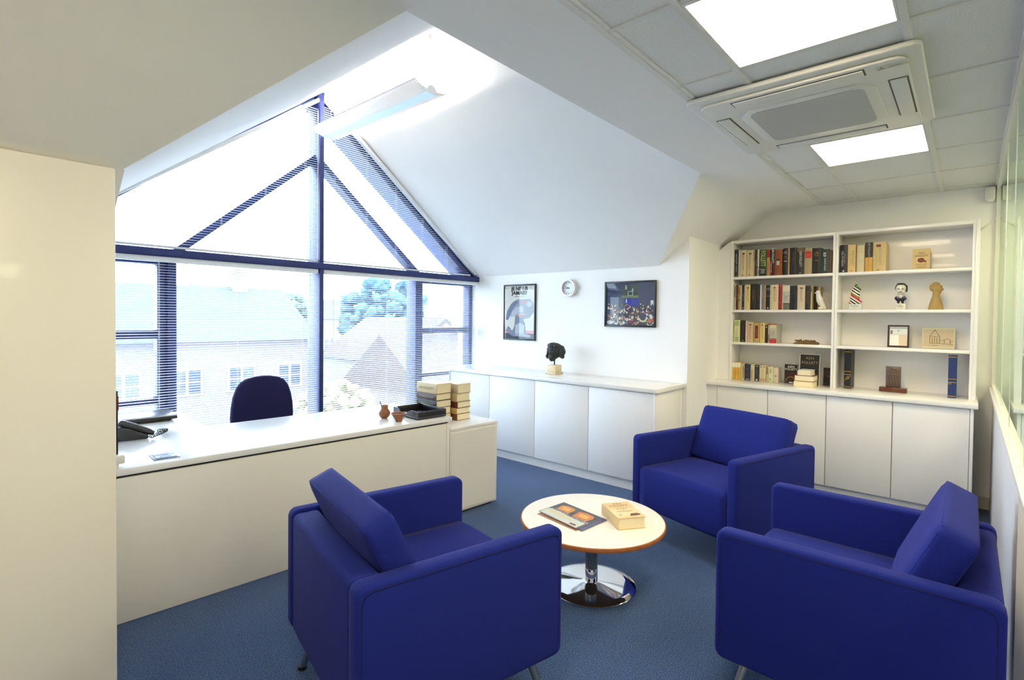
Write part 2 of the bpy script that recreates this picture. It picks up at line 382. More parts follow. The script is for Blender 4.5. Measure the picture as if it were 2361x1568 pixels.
for (s, lab) in ((-1, 'triangular white venetian blind in the left half of the gable'), (1, 'triangular white venetian blind in the right half of the gable')):
    xi = RX-.06 if s < 0 else RX-.002
    t = thing('venetian_blind', (xi+s*.6, YB, 2.02), lab, 'blind', 'white venetian blinds on the gable window')
    p0 = (xi, RZ-.03-abs(xi-RX)*DM); xo = LX+.01 if s < 0 else EX-.03; p1 = (xo, EZ+.045)
    bar('headrail', p0, p1, .032, YB-.022, YB+.022, M_alu, t)
    z = 2.045
    me = slat_mesh(1.0)
    while z < 3.50:
        xe = RX+s*((RZ-.075-z)/DM)
        ln = abs(xe-xi)
        if ln > .05: slat(me, (xe+xi)/2, z, t, ln)
        z += .0205
    box('bottom_rail', xi, RX+s*((RZ-.08-2.02)/DM), YB-.012, YB+.012, 2.006, 2.022, M_alu, t)
    for i in range(5):
        x = xi+s*(.12+.36*i); zt = RZ-.07-abs(x-RX)*DM
        for dy in (-.0125, .0125): tube('ladder_cord', [(x, YB+dy, zt), (x, YB+dy, 2.02)], .0011, M_alu, t, n=4)
    if s < 0: tube('pull_cord', [(xi-.012, YB-.03, 3.42), (xi-.012, YB-.03, 2.03)], .003, M_alu, t, n=6)
# ------------------------------------------------------------------ pendant lamp under the ridge
t = thing('pendant_lamp', (RX, 3.80, 3.17), 'long white winged pendant lamp hanging from the dormer ridge', 'lamp')
LZ, LY0, LY1, LXc = 3.17, 3.06, 4.56, 2.53
def sheet(name, prof, y0, y1, th, m, parent):
    n = len(prof); vs = []
    for y in (y0, y1):
        vs += [(LXc+x, y, LZ+z) for x, z in prof] + [(LXc+x, y, LZ+z+th) for x, z in prof]
    fs = []
    for i in range(n-1):
        fs += [(i, i+1, 2*n+i+1, 2*n+i), (n+i, 3*n+i, 3*n+i+1, n+i+1), (i, n+i, n+i+1, i+1), (2*n+i, 2*n+i+1, 3*n+i+1, 3*n+i)]
    fs += [(0, 2*n, 3*n, n), (n-1, 2*n-1, 4*n-1, 3*n-1)]
    return mesh(name, vs, fs, m, parent, smooth=True)
M_lampw = mat('white_lamp_enamel', (.86, .86, .88), .35)
M_wing = mat('glowing_perforated_wing', (.86, .86, .88), .45, emit=(1, .98, .95), es=.2)
M_wing.cycles.emission_sampling = 'NONE'
M_perf = mat('perforated_blue_white_diffuser', (.42, .52, .70), .5, emit=(.50, .72, 1.0), es=.42)
M_perf.cycles.emission_sampling = 'NONE'
for s in (-1, 1): sheet('wing', [(s*x, z) for x, z in ((.05, 0.), (.085, .006), (.115, .018), (.14, .034), (.16, .055))], LY0, LY1, .003, M_wing, t)
for s in (-1, 1): tube('wing_edge', [(LXc+s*.160, LY0, LZ+.056), (LXc+s*.160, LY1, LZ+.056)], .0035, mat('lilac_grey_trim', (.50, .48, .58), .5), t, n=8)
sheet('diffuser', [(-.05, 0), (-.025, -.004), (0, -.005), (.025, -.004), (.05, 0)], LY0+.004, LY1, .003, M_perf, t)
sheet('gear_tray', [(-.05, .004), (-.03, .03), (-.012, .045), (.012, .045), (.03, .03), (.05, .004)], LY0, LY1, .003, M_lampw, t)
for y in (LY0-.006, LY1):
    prism('end_cap', [(LXc+x, LZ+z) for x, z in ((-.16, .058), (-.115, .02), (-.05, -.003), (.05, -.003), (.115, .02), (.16, .058), (.11, .03), (.05, .02), (.025, .05), (0, .06), (-.025, .05), (-.05, .02), (-.11, .03))], 'y', y, y+.008, M_lampw, t)
M_tube = mat('fluorescent_tube', (.9, .9, .9), .5, emit=(1.0, .95, .86), es=TUBE)
for s in (-1, 1): tube('fluorescent_tube', [(LXc+s*.075, LY0+.05, LZ+.032), (LXc+s*.075, LY1-.05, LZ+.032)], .009, M_tube, t, n=10)
for y in (LY0+.07, LY1-.05):
    tube('cable', [(LXc, y, LZ+.05), (LXc+.004, y+.004, LZ+.16), (LXc-.002, y, LZ+.3), (LXc, y, RZ-.05)], .0022, M_steel, t, n=6)
    lathe('ceiling_rose', [(.0, -.035), (.03, -.035), (.042, -.02), (.042, .02)], (LXc, y, RZ-.055), M_lampw, t, n=24)
# ------------------------------------------------------------------ built-in eaves cupboard at the left
t = thing('eaves_cupboard', (-.4, 2.5, 0), 'tall cream built-in cupboard under the sloping ceiling at the left edge', 'cupboard')
YC = 2.195
def ztop(y): return S0-SM*y-.012
prism('carcass', [(YC+.02, 0), (2.95, 0), (2.95, ztop(2.95)), (YC+.02, ztop(YC+.02)-.004)], 'x', -1.6, .432, M_lam, t)
box('door', -.47, .4365, YC, YC+.02, .02, ztop(YC+.02)-.004, M_lam, t, bevel=.003)
box('door', -1.38, -.474, YC, YC+.02, .02, ztop(YC+.02)-.004, M_lam, t, bevel=.003)
# ------------------------------------------------------------------ credenza along the picture wall
ysp = [4.519, 3.889, 3.259, 2.623, 1.983]
labs = ['white base cabinet nearest the window under the long worktop', 'white base cabinet second from the window under the long worktop', 'white base cabinet third from the window under the bronze head', 'white base cabinet at the open end of the long worktop']
labs[1] = 'white base cabinet second from the window, its top edge behind the book stacks'; labs[2] = 'white base cabinet third from the window, between two plain doors'
XC = 4.05
for i in range(4):
    a, b = ysp[i+1], ysp[i]
    t = thing('base_cabinet', (XC+.28, (a+b)/2, 0), labs[i], 'cabinet', 'base cabinets under the picture wall worktop')
    box('carcass', XC+.02, EX-.004, a+.001, b-.001, .092, .873, M_lamw, t)
    box('door', XC, XC+.019, a+.003, b-.003, .094, .868, M_door, t, bevel=.0015)
    box('plinth', XC+.035, XC+.055, a, b, 0, .092, M_lamw, t)
    if i == 3:
        box('end_panel', XC-.002, EX-.05, a-.02, a, 0, .875, M_lamw, t, bevel=.0015)
        box('filler', EX-.05, EX-.004, a-.014, a, 0, .875, M_lamw, t)
    if i == 0: box('end_panel', XC-.002, EX, b, b+.02, 0, .875, M_lamw, t)
tag(box('worktop', XC-.02, EX, 1.94, 4.60, .875, .912, M_lamw, None, bevel=.003), 'long glossy white worktop carrying the bronze head', 'worktop')
# ------------------------------------------------------------------ bookcase wall
ysb = [1.832, 1.374, .908, .449, -.015]
labs = ['cream base cabinet in the corner below the left bookcase', 'cream base cabinet second from the corner behind the far armchair', 'cream base cabinet third from the corner below the right bookcase', 'cream base cabinet at the right end beside the partition']
XK = 5.10
for i in range(4):
    a, b = ysb[i+1], ysb[i]
    t = thing('base_cabinet', (XK+.26, (a+b)/2, 0), labs[i], 'cabinet', 'base cabinets below the bookcases')
    box('carcass', XK+.02, XE, a+.001, b-.001, .088, .862, M_lamw, t)
    box('door', XK, XK+.019, a+.003, b-.003, .088, .858, M_door, t, bevel=.0015)
    box('plinth', XK+.035, XK+.055, a, b, 0, .088, M_lamw, t)
    if i == 0: box('filler', XK+.002, XK+.02, b, YK, .0, .862, M_lamw, t)
    if i == 3: box('end_panel', XK-.002, XE, a-.02, a, 0, .864, M_lamw, t, bevel=.0015)
tag(box('worktop', XK-.03, XE, -.058, YK, .864, .90, M_lamw, None, bevel=.003), 'cream worktop below the bookcases with books and awards', 'worktop')
XS = 5.35; ZT = 2.285
for (ya, yb, lab) in ((1.806, .907, 'left white bookcase filled with rows of books'), (.905, -.022, 'right white bookcase with figurines and few books')):
    t = thing('bookcase', (XS+.14, (ya+yb)/2, .90), lab, 'bookcase', 'white bookcases')
    for y in (ya, yb+.019): box('side_panel', XS, XE, y-.019, y, .90, ZT, M_lamw, t, bevel=.001)
    box('top_panel', XS, XE, yb+.019, ya-.019, ZT-.026, ZT, M_lamw, t, bevel=.001)
    for z in (1.925, 1.598, 1.278): box('shelf', XS+.004, XE-.012, yb+.019, ya-.019, z-.024, z, M_lamw, t, bevel=.001)
    box('back_panel', XE-.012, XE-.001, yb+.019, ya-.019, .90, ZT, M_lamw, t)
    if ya > 1: prism('filler', [(ya, .90), (YK, .90), (YK, 2.20), (1.855, ZT-.028), (ya, ZT)], 'x', XS+.01, XS+.03, M_lamw, t)
    else:
        box('side_trim', XS-.002, XE, yb-.022, yb, .90, ZT+.004, M_lamw, t, bevel=.001)
# ------------------------------------------------------------------ armchairs
def rrect(x0, x1, z0, z1, r, n=5):
    out = []
    for cx, cz, a0 in ((x1-r, z1-r, 0), (x0+r, z1-r, 90), (x0+r, z0+r, 180), (x1-r, z0+r, 270)):
        for i in range(n+1): a = math.radians(a0+90*i/n); out.append((cx+r*math.cos(a), cz+r*math.sin(a)))
    return out
def armchair(loc, rz, label):
    global LOCAL
    t = thing('armchair', loc, label, 'armchair', 'royal blue armchairs around the coffee table', rz)
    LOCAL = True
    Wd, D, Ha, zb, th = .82, .82, .692, .195, .07
    for s in (-1, 1):
        y0, y1 = (s*(Wd/2-th), s*Wd/2)
        a = prism('arm', rrect(-D/2, D/2, zb, Ha, .035), 'y', y0, y1, M_fab, t, bevel=.016, seg=3)
        yo = s*(Wd/2+.0004)
        tube('seam', [(-D/2+.02, yo, zb+.05), (-D/2+.02, yo, Ha-.055), (-D/2+.03, yo, Ha-.03), (-D/2+.055, yo, Ha-.020), (0, yo, Ha-.019), (D/2-.055, yo, Ha-.020), (D/2-.03, yo, Ha-.03), (D/2-.02, yo, Ha-.055), (D/2-.02, yo, zb+.05)], .0013, M_seam, a, n=5)
    yi = Wd/2-th-.002
    prism('back', rrect(-D/2+.004, -D/2+.115, zb, Ha-.008, .025), 'y', -yi, yi, M_fab, t, bevel=.012, seg=3)
    # seat block with a softly domed top
    vs, fs = [], []; n = 14
    prof = rrect(-D/2+.1, D/2-.004, zb+.01, .478, .03, 4)
    for j in range(n+1):
        v = j/n*2-1
        for (x, z) in prof:
            k = max(0, (z-.44)/.04); bow = .016*(1-v**4)
            vs.append((x+(.012*(1-v*v) if x > D/2-.04 and z < .45 else 0), v*yi, z+(k*bow if z > .44 else 0)))
    m = len(prof)
    for j in range(n):
        for i in range(m): fs.append((j*m+i, j*m+(i+1) % m, (j+1)*m+(i+1) % m, (j+1)*m+i))
    fs += [tuple(range(m)), tuple(n*m+i for i in range(m-1, -1, -1))]
    mesh('seat', vs, fs, M_fab, t, smooth=True)
    rot = Matrix.Rotation(-.42, 4, 'Y')
    cu = puff('back_cushion', (-.225, 0, .662), (.058, yi-.006, .195), (.012, .006, .008), M_fab, t, n=12, rot=rot, rnd=.38)
    hx, hy, hz = .058-.006, yi-.012, .195-.006
    for sx in (-1, 1):
        pts = [rot @ Vector((sx*(hx-.004), y, z)) + Vector((-.225, 0, .662)) for (y, z) in ((-hy, -hz+.03), (-hy, hz-.02), (-hy+.02, hz), (hy-.02, hz), (hy, hz-.02), (hy, -hz+.03))]
        tube('piping', pts, .0035, M_fab, t, n=6)
    for sx in (-1, 1):
        for sy in (-1, 1):
            lg = tube('leg', [(sx*.30, sy*.31, zb+.02), (sx*.355, sy*.375, .012)], [.019, .014], M_steel, t, n=14)
            lathe('foot', [(.017, 0), (.019, .004), (.017, .014)], (sx*.356, sy*.377, 0), M_black, lg, n=14)
    LOCAL = False
    return t
armchair((1.321, 1.651, 0), -.214, 'blue armchair with its back to the cream desk, left of the table')
armchair((3.548, 1.243, 0), 2.85, 'blue armchair facing the camera in front of the bookcase cabinets')
armchair((2.431, .312, 0), 1.573, 'blue armchair with its back against the glass partition, nearest on the right')
# ------------------------------------------------------------------ round coffee table
TX, TY, TZ = 2.476, 1.569, .382
t = thing('coffee_table', (TX, TY, 0), 'round white coffee table with wood edge on a chrome pedestal', 'table')
lathe('table_top', [(0, TZ-.022), (.394, TZ-.022), (.394, TZ-.001), (.391, TZ), (0, TZ)], (TX, TY, 0), mat('ivory_table_laminate', (.86, .84, .77), .35), t, n=96)
lathe('edge_band', [(.393, TZ-.023), (.399, TZ-.023), (.4015, TZ-.013), (.399, TZ-.003), (.393, TZ-.0015)], (TX, TY, 0), M_wood, t, n=96)
lathe('column', [(.034, .098), (.034, TZ-.02)], (TX, TY, 0), M_grey, t, n=40)
lathe('collar', [(.033, .098), (.0345, .096), (.0345, .034), (.0355, .026), (.0, .026)], (TX, TY, 0), M_chrome, t, n=48)
lathe('base', [(0, .0), (.243, 0), (.247, .003), (.247, .009), (.243, .0125), (.20, .0155), (.15, .0185), (.10, .0215), (.06, .0245), (.036, .0275), (0, .0285)], (TX, TY, 0), M_chrome, t, n=96)
# ---PART2
# ------------------------------------------------------------------ books
ORD = ['first', 'second', 'third', 'fourth', 'fifth', 'sixth', 'seventh', 'eighth', 'ninth', 'tenth', 'eleventh', 'twelfth', 'thirteenth', 'fourteenth', 'fifteenth', 'sixteenth', 'seventeenth', 'eighteenth', 'nineteenth', 'twentieth', 'twenty-first', 'twenty-second', 'twenty-third', 'twenty-fourth']
def ucase(name, T, D, H, m, parent, M4, th=.0025):
    """book case: local x = into the book from the spine, y across the thickness, z up; T thick, D deep, H high"""
    n = 5; outer, inner = [], []
    outer = [(D, 0)] + [(.004-.004*math.sin(math.pi*i/n) if T > .012 else 0, T*i/n) for i in range(n+1)] + [(D, T)]
    inner = [(D, T-th), (.006, T-th), (.006, th), (D, th)]
    poly = outer + inner
    k = len(poly); vs = [M4 @ Vector((x, y, 0)) for x, y in poly] + [M4 @ Vector((x, y, H)) for x, y in poly]
    quads = []
    # caps: strips between outer and inner
    fs = [(i, (i+1) % k, k+(i+1) % k, k+i) for i in range(k)]
    o_n = len(outer)
    cap = [(0, 1, k-2, k-1)] + [(o_n-2, o_n-1, o_n, o_n+1)]
    cap += [(1,) + tuple(range(2, o_n-1)) + (o_n+1, o_n+2)]
    for c in cap: fs.append(c); fs.append(tuple(k+i for i in reversed(c)))
    return mesh(name, vs, fs, m, parent)
def book(M4, T, D, H, cover, label, group=None, page=None, name='book', deco=(), letter=None):
    """M4: local frame (x from spine towards fore edge, y thickness, z height) -> world"""
    t = thing(name, tuple(M4.translation), label, 'book', group)
    ucase('cover', T, D, H, flat(cover, .45), t, M4)
    th = .0025
    vs = [M4 @ Vector(v) for v in bv(.0062, D-.005, th+.0003, T-th-.0003, .003, H-.003)]
    mesh('pages', vs, BF, page or M_page, t)
    for d in deco:          # (z0,z1,y0,y1,colour) as fractions of the spine: a printed panel, a hair proud
        z0, z1, y0, y1, c = d
        vs = [M4 @ Vector(v) for v in bv(-.0006, .004, y0*T, y1*T, z0*H, z1*H)]
        mesh('printed_panel', vs, BF, flat(c, .45), t)
    if letter:
        for (s, size, zf, yf, c, vert) in letter:
            loc = M4 @ Vector((-.0009, yf*T, zf*H))
            R = M4.to_3x3(); xa, ya, za = R.col[0], R.col[1], R.col[2]
            sg = -1 if xa.cross(ya).dot(za) > 0 else 1
            right = (-ya if sg < 0 else ya)
            if vert: text(s, size, loc, -za, right, flat(c, .5), t)
            else: text(s, size, loc, right, za, flat(c, .5), t)
    return t
def shelf_M(y0, z, x):       # spine faces -x; local y runs towards -Y (viewer's right)
    return Matrix(((1, 0, 0, x), (0, -1, 0, y0), (0, 0, 1, z), (0, 0, 0, 1)))
KF = 'KEN FOLLETT'
def row(data, spec, z, x, where, group, dep):
    for i, ((y0, y1, h), s) in enumerate(zip(data, spec)):
        col, desc, deco, let = s
        T = max(y0-y1-.0012, .005)
        M4 = shelf_M(y0-.0006, z+.0005, x+(.004*((i*7) % 5)/4)+(.06 if len(data) == 24 and i > 21 else 0))
        lab = '%s, %s from left, %s' % (desc, ORD[i], where)
        t = book(M4, T, dep-.012*((i*5) % 4)/3-(.06 if len(data) == 24 and i > 21 else 0), h, col, lab, group, deco=deco, letter=[])
        R = M4.to_3x3()
        for (txt, size, zf, yf, c, vert) in let:
            loc = M4 @ Vector((-.0012, yf*T, zf*h))
            sq = min(1., .62*h/(.60*size*len(txt))) if vert else min(1., .92*T/(.58*size*len(txt)))
            if vert: text(txt, size, loc, (0, 0, -1), (0, -1, 0), flat(c, .5), t, squeeze=sq)
            else: text(txt, size, loc, (0, -1, 0), (0, 0, 1), flat(c, .5), t, squeeze=sq)
def V(txt, size, c, zf=.5, yf=.5): return (txt, size, zf, yf, c, True)
def Hh(txt, size, c, zf=.5, yf=.5): return (txt, size, zf, yf, c, False)
cream, red1 = '#cfc09a', '#b05a3c'
emb = (.84, .90, .35, .70, '#5c3a22')
top = [(1.812, 1.751, .276), (1.75, 1.735, .272), (1.734, 1.672, .265), (1.669, 1.607, .26), (1.607, 1.594, .261), (1.593, 1.573, .261), (1.572, 1.554, .26), (1.553, 1.487, .257), (1.486, 1.455, .252), (1.455, 1.412, .252), (1.411, 1.347, .247), (1.341, 1.301, .255), (1.3, 1.279, .252), (1.279, 1.227, .254), (1.226, 1.161, .248), (1.16, 1.098, .239), (1.097, 1.025, .236), (1.025, .965, .22), (.965, .937, .207)]
top = [(a-.026, b-.026, h) if i == 0 and False else (min(a, 1.785), b, h) for i, (a, b, h) in enumerate(top)]
SP = [
 ('#161715', 'black hardback with small white spine lettering', [(.03, .06, .42, .58, '#c8c8c0')], [V(KF, .017, '#c8c8c0', .65), V('FREEDOM', .014, '#b8b8b0', .3)]),
 ('#b9c0b4', 'thin pale grey-green paperback', [], []),
 (cream, 'thick cream hardback with a brown spine emblem', [emb, (.05, .08, .3, .6, red1)], [V(KF, .026, red1, .55, .45)]),
 ('#c9ba94', 'thick cream hardback with faint red spine letters', [emb, (.05, .08, .3, .6, red1)], [V(KF, .026, red1, .55, .45)]),
 ('#b8a887', 'thin cream book with a speckled brown spine', [(.55, .95, .2, .6, '#6b5236')], []),
 ('#26201f', 'slim charcoal paperback', [], [V(KF, .010, '#8a7f78', .5)]),
 ('#c9c1a6', 'thin off-white book with blue and brown marks', [(.30, .36, .2, .8, '#4c5a78'), (.05, .25, .3, .8, '#86745a')], []),
 ('#35502b', 'green hardback with huge pale lettering', [(0, .33, 0, 1, '#1a2a22')], [V('FOLLETT', .062, '#c9cf8a', .66), Hh('Modina', .019, '#e8e8e0', .25), Hh('selja', .019, '#e8e8e0', .19), Hh('leijonat', .016, '#e8e8e0', .13)]),
 ('#a98a55', 'narrow book, red above and tan below', [(.70, 1, 0, 1, '#8e2a22')], [V('KEN FOLLETT', .014, '#5a3418', .35)]),
 ('#141212', 'black book with white name and crimson title strip', [(.04, .56, .02, .40, '#a8123a')], [V(KF, .026, '#f0f0ea', .76, .55), V('CODE TO ZERO', .012, '#f0d0d0', .3, .22)]),
 ('#8d4a20', 'orange-brown hardback with a pale arched picture', [(.40, .58, .22, .62, '#b8b8a4'), (.56, .64, .22, .62, '#4a2c16')], [Hh('F', .016, '#e0c080', .06)]),
 ('#14151f', 'black hardback with white and gold spine words', [(.50, .53, .2, .8, '#c9a24a')], [Hh('KEN', .011, '#e8e4da', .86), Hh('FOLLETT', .009, '#e8e4da', .81), Hh('eye', .012, '#d08060', .68)]),
 ('#b9a06a', 'thin yellowed paperback with a brown edge', [(0, 1, .7, 1, '#5a2c1c')], []),
 ('#1d1b17', 'very dark hardback with faint gold vertical letters', [], [V('KEN FOLLETT', .020, '#6a5326', .6)]),
 ('#24231f', 'dark grey hardback with an ornate band at the top', [(.84, .99, .08, .92, '#6a5a3c')], [V(KF, .027, '#e8e4da', .58), (('EL', .012, .22, .5, '#b02020', True)), Hh('o', .02, '#f0f0e8', .07)]),
 ('#a5946c', 'beige hardback with a red spine label', [(.62, .88, .1, .9, '#c22a1c')], [Hh('FALL OF', .008, '#e8b080', .75), Hh('GIANTS', .008, '#e8b080', .70)]),
 ('#1d1a14', 'black hardback with gold words and a glowing arch', [(.50, .53, .3, .7, '#8a6a2a')], [Hh('KEN', .013, '#d0b060', .83), Hh('FOLLETT', .012, '#d0b060', .77), Hh('PILLARS', .010, '#d0b060', .70)]),
 ('#14352d', 'dark green hardback with a white emblem panel', [(.70, .86, .3, .62, '#d8d4cc'), (.74, .82, .38, .55, '#8a2a20')], [V('UNDER NOBLE', .017, '#e0e0d8', .38)]),
 ('#5b3a26', 'brown hardback half behind the bookcase divider', [], [])]
row(top, SP, 1.925, 5.388, 'top left shelf', 'books on the top left shelf', .20)
sec = [(1.806, 1.786, .25), (1.786, 1.765, .249), (1.765, 1.738, .248), (1.738, 1.728, .245), (1.728, 1.701, .245), (1.7, 1.693, .242), (1.693, 1.646, .249), (1.645, 1.591, .254), (1.59, 1.551, .242), (1.551, 1.538, .244), (1.538, 1.519, .244), (1.518, 1.498, .24), (1.497, 1.458, .237), (1.458, 1.451, .236), (1.45, 1.383, .24), (1.383, 1.348, .243), (1.347, 1.341, .24), (1.34, 1.283, .233), (1.282, 1.218, .225), (1.218, 1.153, .23), (1.152, 1.108, .221), (1.107, 1.092, .22), (1.091, 1.06, .217), (1.059, 1.041, .214)]
sec = [(a-.021*(1-i/24), b-.021*(1-i/24), h) for i, (a, b, h) in enumerate(sec)]
SP = [
 ('#b3a98f', 'narrow speckled grey-cream book', [(.5, .95, .3, .8, '#6a6250')], []),
 ('#3c1614', 'narrow dark maroon book', [], [V(KF, .010, '#b08060', .5)]),
 ('#b0946a', 'narrow cream book with orange and blue marks', [(.6, .9, .2, .7, '#a0642c'), (.35, .42, .3, .7, '#3a4a70')], []),
 ('#cfc7ae', 'very thin white book', [], []),
 ('#171a26', 'slim navy book', [(.05, .09, .4, .6, '#e8e8e8')], [V(KF, .012, '#8088a0', .5)]),
 ('#c9d0c0', 'very thin pale green book', [], []),
 ('#d3c088', 'yellow-cream hardback with red lettering', [emb], [V(KF, .022, red1, .6)]),
 ('#191a17', 'black hardback with gold vertical title', [], [V('EL TERCER GEMELO', .015, '#8a6a2a', .6)]),
 ('#201c19', 'near-black book with dull red script', [], [V('KEN FOLLETT', .015, '#8a3a24', .6)]),
 ('#d8d8d4', 'thin plain white book', [], []),
 ('#6a6e98', 'slim periwinkle blue book', [], [V(KF, .010, '#c8cce0', .6)]),
 ('#b49c72', 'slim book striped cream and brown', [(0, 1, .6, .75, '#5a3418')], []),
 ('#14141f', 'navy-black hardback with small white words', [(.05, .09, .35, .65, '#e8e8e8')], [Hh('KEN', .010, '#e0dcd0', .87), Hh('FOLLETT', .008, '#e0dcd0', .82), Hh('DIE NADEL', .007, '#e0dcd0', .56)]),
 ('#d0c8a4', 'sliver-thin cream book', [], []),
 ('#d3c6a2', 'broad cream hardback with red and grey spine words', [(.86, .91, .3, .6, '#6a4a30')], [V(KF, .024, red1, .6, .42), V('LA CHUTE DES GEANTS', .011, '#7a7a72', .6, .68)]),
 ('#8a2420', 'plain red hardback', [(.93, .95, .35, .65, '#d8b0a0')], [V('o', .014, '#d8b0a0', .3)]),
 ('#d6d2c6', 'sliver-thin white book', [], []),
 ('#b9b6ac', 'grey-white hardback with a landscape picture', [(0, .24, 0, 1, '#6a685e'), (.24, .27, 0, 1, '#26241f'), (.74, .98, 0, 1, '#cfcab4')], [Hh('TORE', .014, '#7a7468', .55), Hh('DER', .014, '#7a7468', .48), Hh('WELT', .014, '#7a7468', .41)]),
 ('#13161c', 'black hardback with barely visible lettering', [], [Hh('KEN', .010, '#4a4a44', .72), Hh('FOLLETT', .010, '#4a4a44', .66), Hh('FOLLETT', .008, '#4a4a44', .26)]),
 ('#cfc0a8', 'pinkish cream hardback with a brown emblem', [emb], [V(KF, .024, '#a86a54', .6)]),
 ('#211f1b', 'charcoal hardback with reddish gold title', [], [V('KEN FOLLETT', .018, '#8a4a24', .5)]),
 ('#b4aa7c', 'narrow greenish tan book', [(.75, .95, .2, .8, '#6a5a34')], []),
 ('#2c1a12', 'dark brown book beside the white bird', [], [V(KF, .012, '#8a5a2a', .4)]),
 ('#b79a55', 'narrow mustard book touching the white bird', [], [])]
row(sec, SP, 1.598, 5.388, 'second left shelf', 'books on the second left shelf', .20)
thr = [(1.778, 1.721, .217), (1.716, 1.668, .215), (1.667, 1.656, .213), (1.655, 1.595, .199), (1.593, 1.537, .192), (1.534, 1.488, .193), (1.485, 1.464, .171), (1.463, 1.447, .171), (1.446, 1.385, .183)]
SP = [
 ('#d3d6a4', 'pale green book with ornament and dark title', [(.03, .24, .2, .8, '#a9b184'), (.74, .97, .15, .85, '#a9b184')], [Hh('Die', .014, '#5a4a2a', .58), Hh('Tore', .015, '#5a4a2a', .48), Hh('der', .013, '#5a4a2a', .40), Hh('Welt', .015, '#5a4a2a', .32)]),
 ('#231512', 'dark hardback with dull red vertical title', [(.05, .09, .45, .6, '#e8e8e0')], [V('KEN FOLLETT', .015, '#8a2c22', .55)]),
 ('#dcd8cc', 'thin white book', [], []),
 ('#c8ac8e', 'pinkish tan hardback', [emb], [V(KF, .020, '#a8705a', .5)]),
 ('#b39d5e', 'gold book with a long red label', [(.22, .86, .25, .75, '#7c1420')], [V('KEN FOLLETT', .012, '#c08060', .5)]),
 ('#d6bf7c', 'yellow-cream hardback', [(.86, .92, .3, .6, '#7a5a2c')], [V(KF, .018, '#a8884a', .5)]),
 ('#1d1a24', 'small navy paperback', [(.86, .92, .3, .7, '#d8d8d8')], []),
 ('#bdb49a', 'small cream paperback', [(.1, .5, .2, .7, '#8a5a40')], []),
 ('#b5b1a4', 'boxed book in red, cream and grey', [(.78, .96, .08, .92, '#d8cc9c'), (.96, 1, 0, 1, '#a82020'), (0, .19, 0, 1, '#b81c20'), (.19, .25, 0, 1, '#77756c')], [Hh('TORE', .012, '#7a7468', .58), Hh('DER', .012, '#7a7468', .50), Hh('WELT', .012, '#7a7468', .42), Hh('1', .02, '#e8d0c8', .09)])]
row(thr, SP, 1.278, 5.388, 'third left shelf', 'books on the third left shelf', .19)
cnt = [(1.786, 1.766, .167), (1.765, 1.74, .169), (1.739, 1.713, .17), (1.712, 1.675, .161), (1.674, 1.618, .162), (1.617, 1.579, .16), (1.578, 1.537, .158), (1.536, 1.506, .156), (1.506, 1.477, .157), (1.476, 1.454, .15), (1.453, 1.413, .145), (1.412, 1.366, .141)]
yel = lambda d: ('#dcb04e', d, [(.72, 1, 0, 1, '#efe9cf')], [V('KEN FOLLETT', .008, '#8a5a1c', .4)])
SP = [yel('slim yellow paperback with a white top'), yel('slim yellow paperback with a white top'), yel('slim yellow paperback with a white top'),
 ('#c2b892', 'cream patterned paperback', [(.1, .9, .6, .85, '#8a7448')], []),
 ('#2a3042', 'dark slate-blue paperback with orange words', [(.03, .10, .15, .85, '#8a8c94')], [Hh('KEN', .012, '#6a7cae', .68), Hh('FOLLETT', .010, '#a86a40', .4), Hh('MUNDO', .010, '#a86a40', .28)]),
 ('#c6bc9a', 'cream marbled paperback', [(.1, .7, .2, .5, '#9a8a66')], []),
 ('#2e3138', 'slate paperback with silver ends', [(.03, .12, .25, .7, '#c0c0c0'), (.88, .95, .3, .7, '#a0a0a0')], [V(KF, .010, '#8a8c92', .5)]),
 ('#cfc19c', 'pale cream paperback with a red dot', [(.15, .17, 0, 1, '#8a4a34'), (.06, .11, .3, .7, '#b05040'), (.88, .93, .3, .7, '#6a4a30')], []),
 ('#d2c5a2', 'pale cream paperback with a matching red dot', [(.15, .17, 0, 1, '#8a4a34'), (.06, .11, .3, .7, '#b05040'), (.88, .93, .3, .7, '#6a4a30')], []),
 ('#bcae88', 'tan speckled paperback', [(.5, .95, .3, .8, '#8a6a3c')], []),
 ('#d3d5b4', 'small pale green paperback', [(.1, .3, .3, .7, '#a9b184'), (.6, .9, .3, .7, '#a9b184')], []),
 ('#d3c6b4', 'small pinkish white paperback ending the row', [(.4, .5, .4, .7, '#8a6a94')], [])]
row(cnt, SP, .90, 5.40, 'bookcase worktop', 'paperbacks standing on the bookcase worktop', .125)
rgt = [(.88, .822, .245), (.821, .756, .242), (.755, .694, .232), (.693, .639, .252), (.638, .545, .249)]
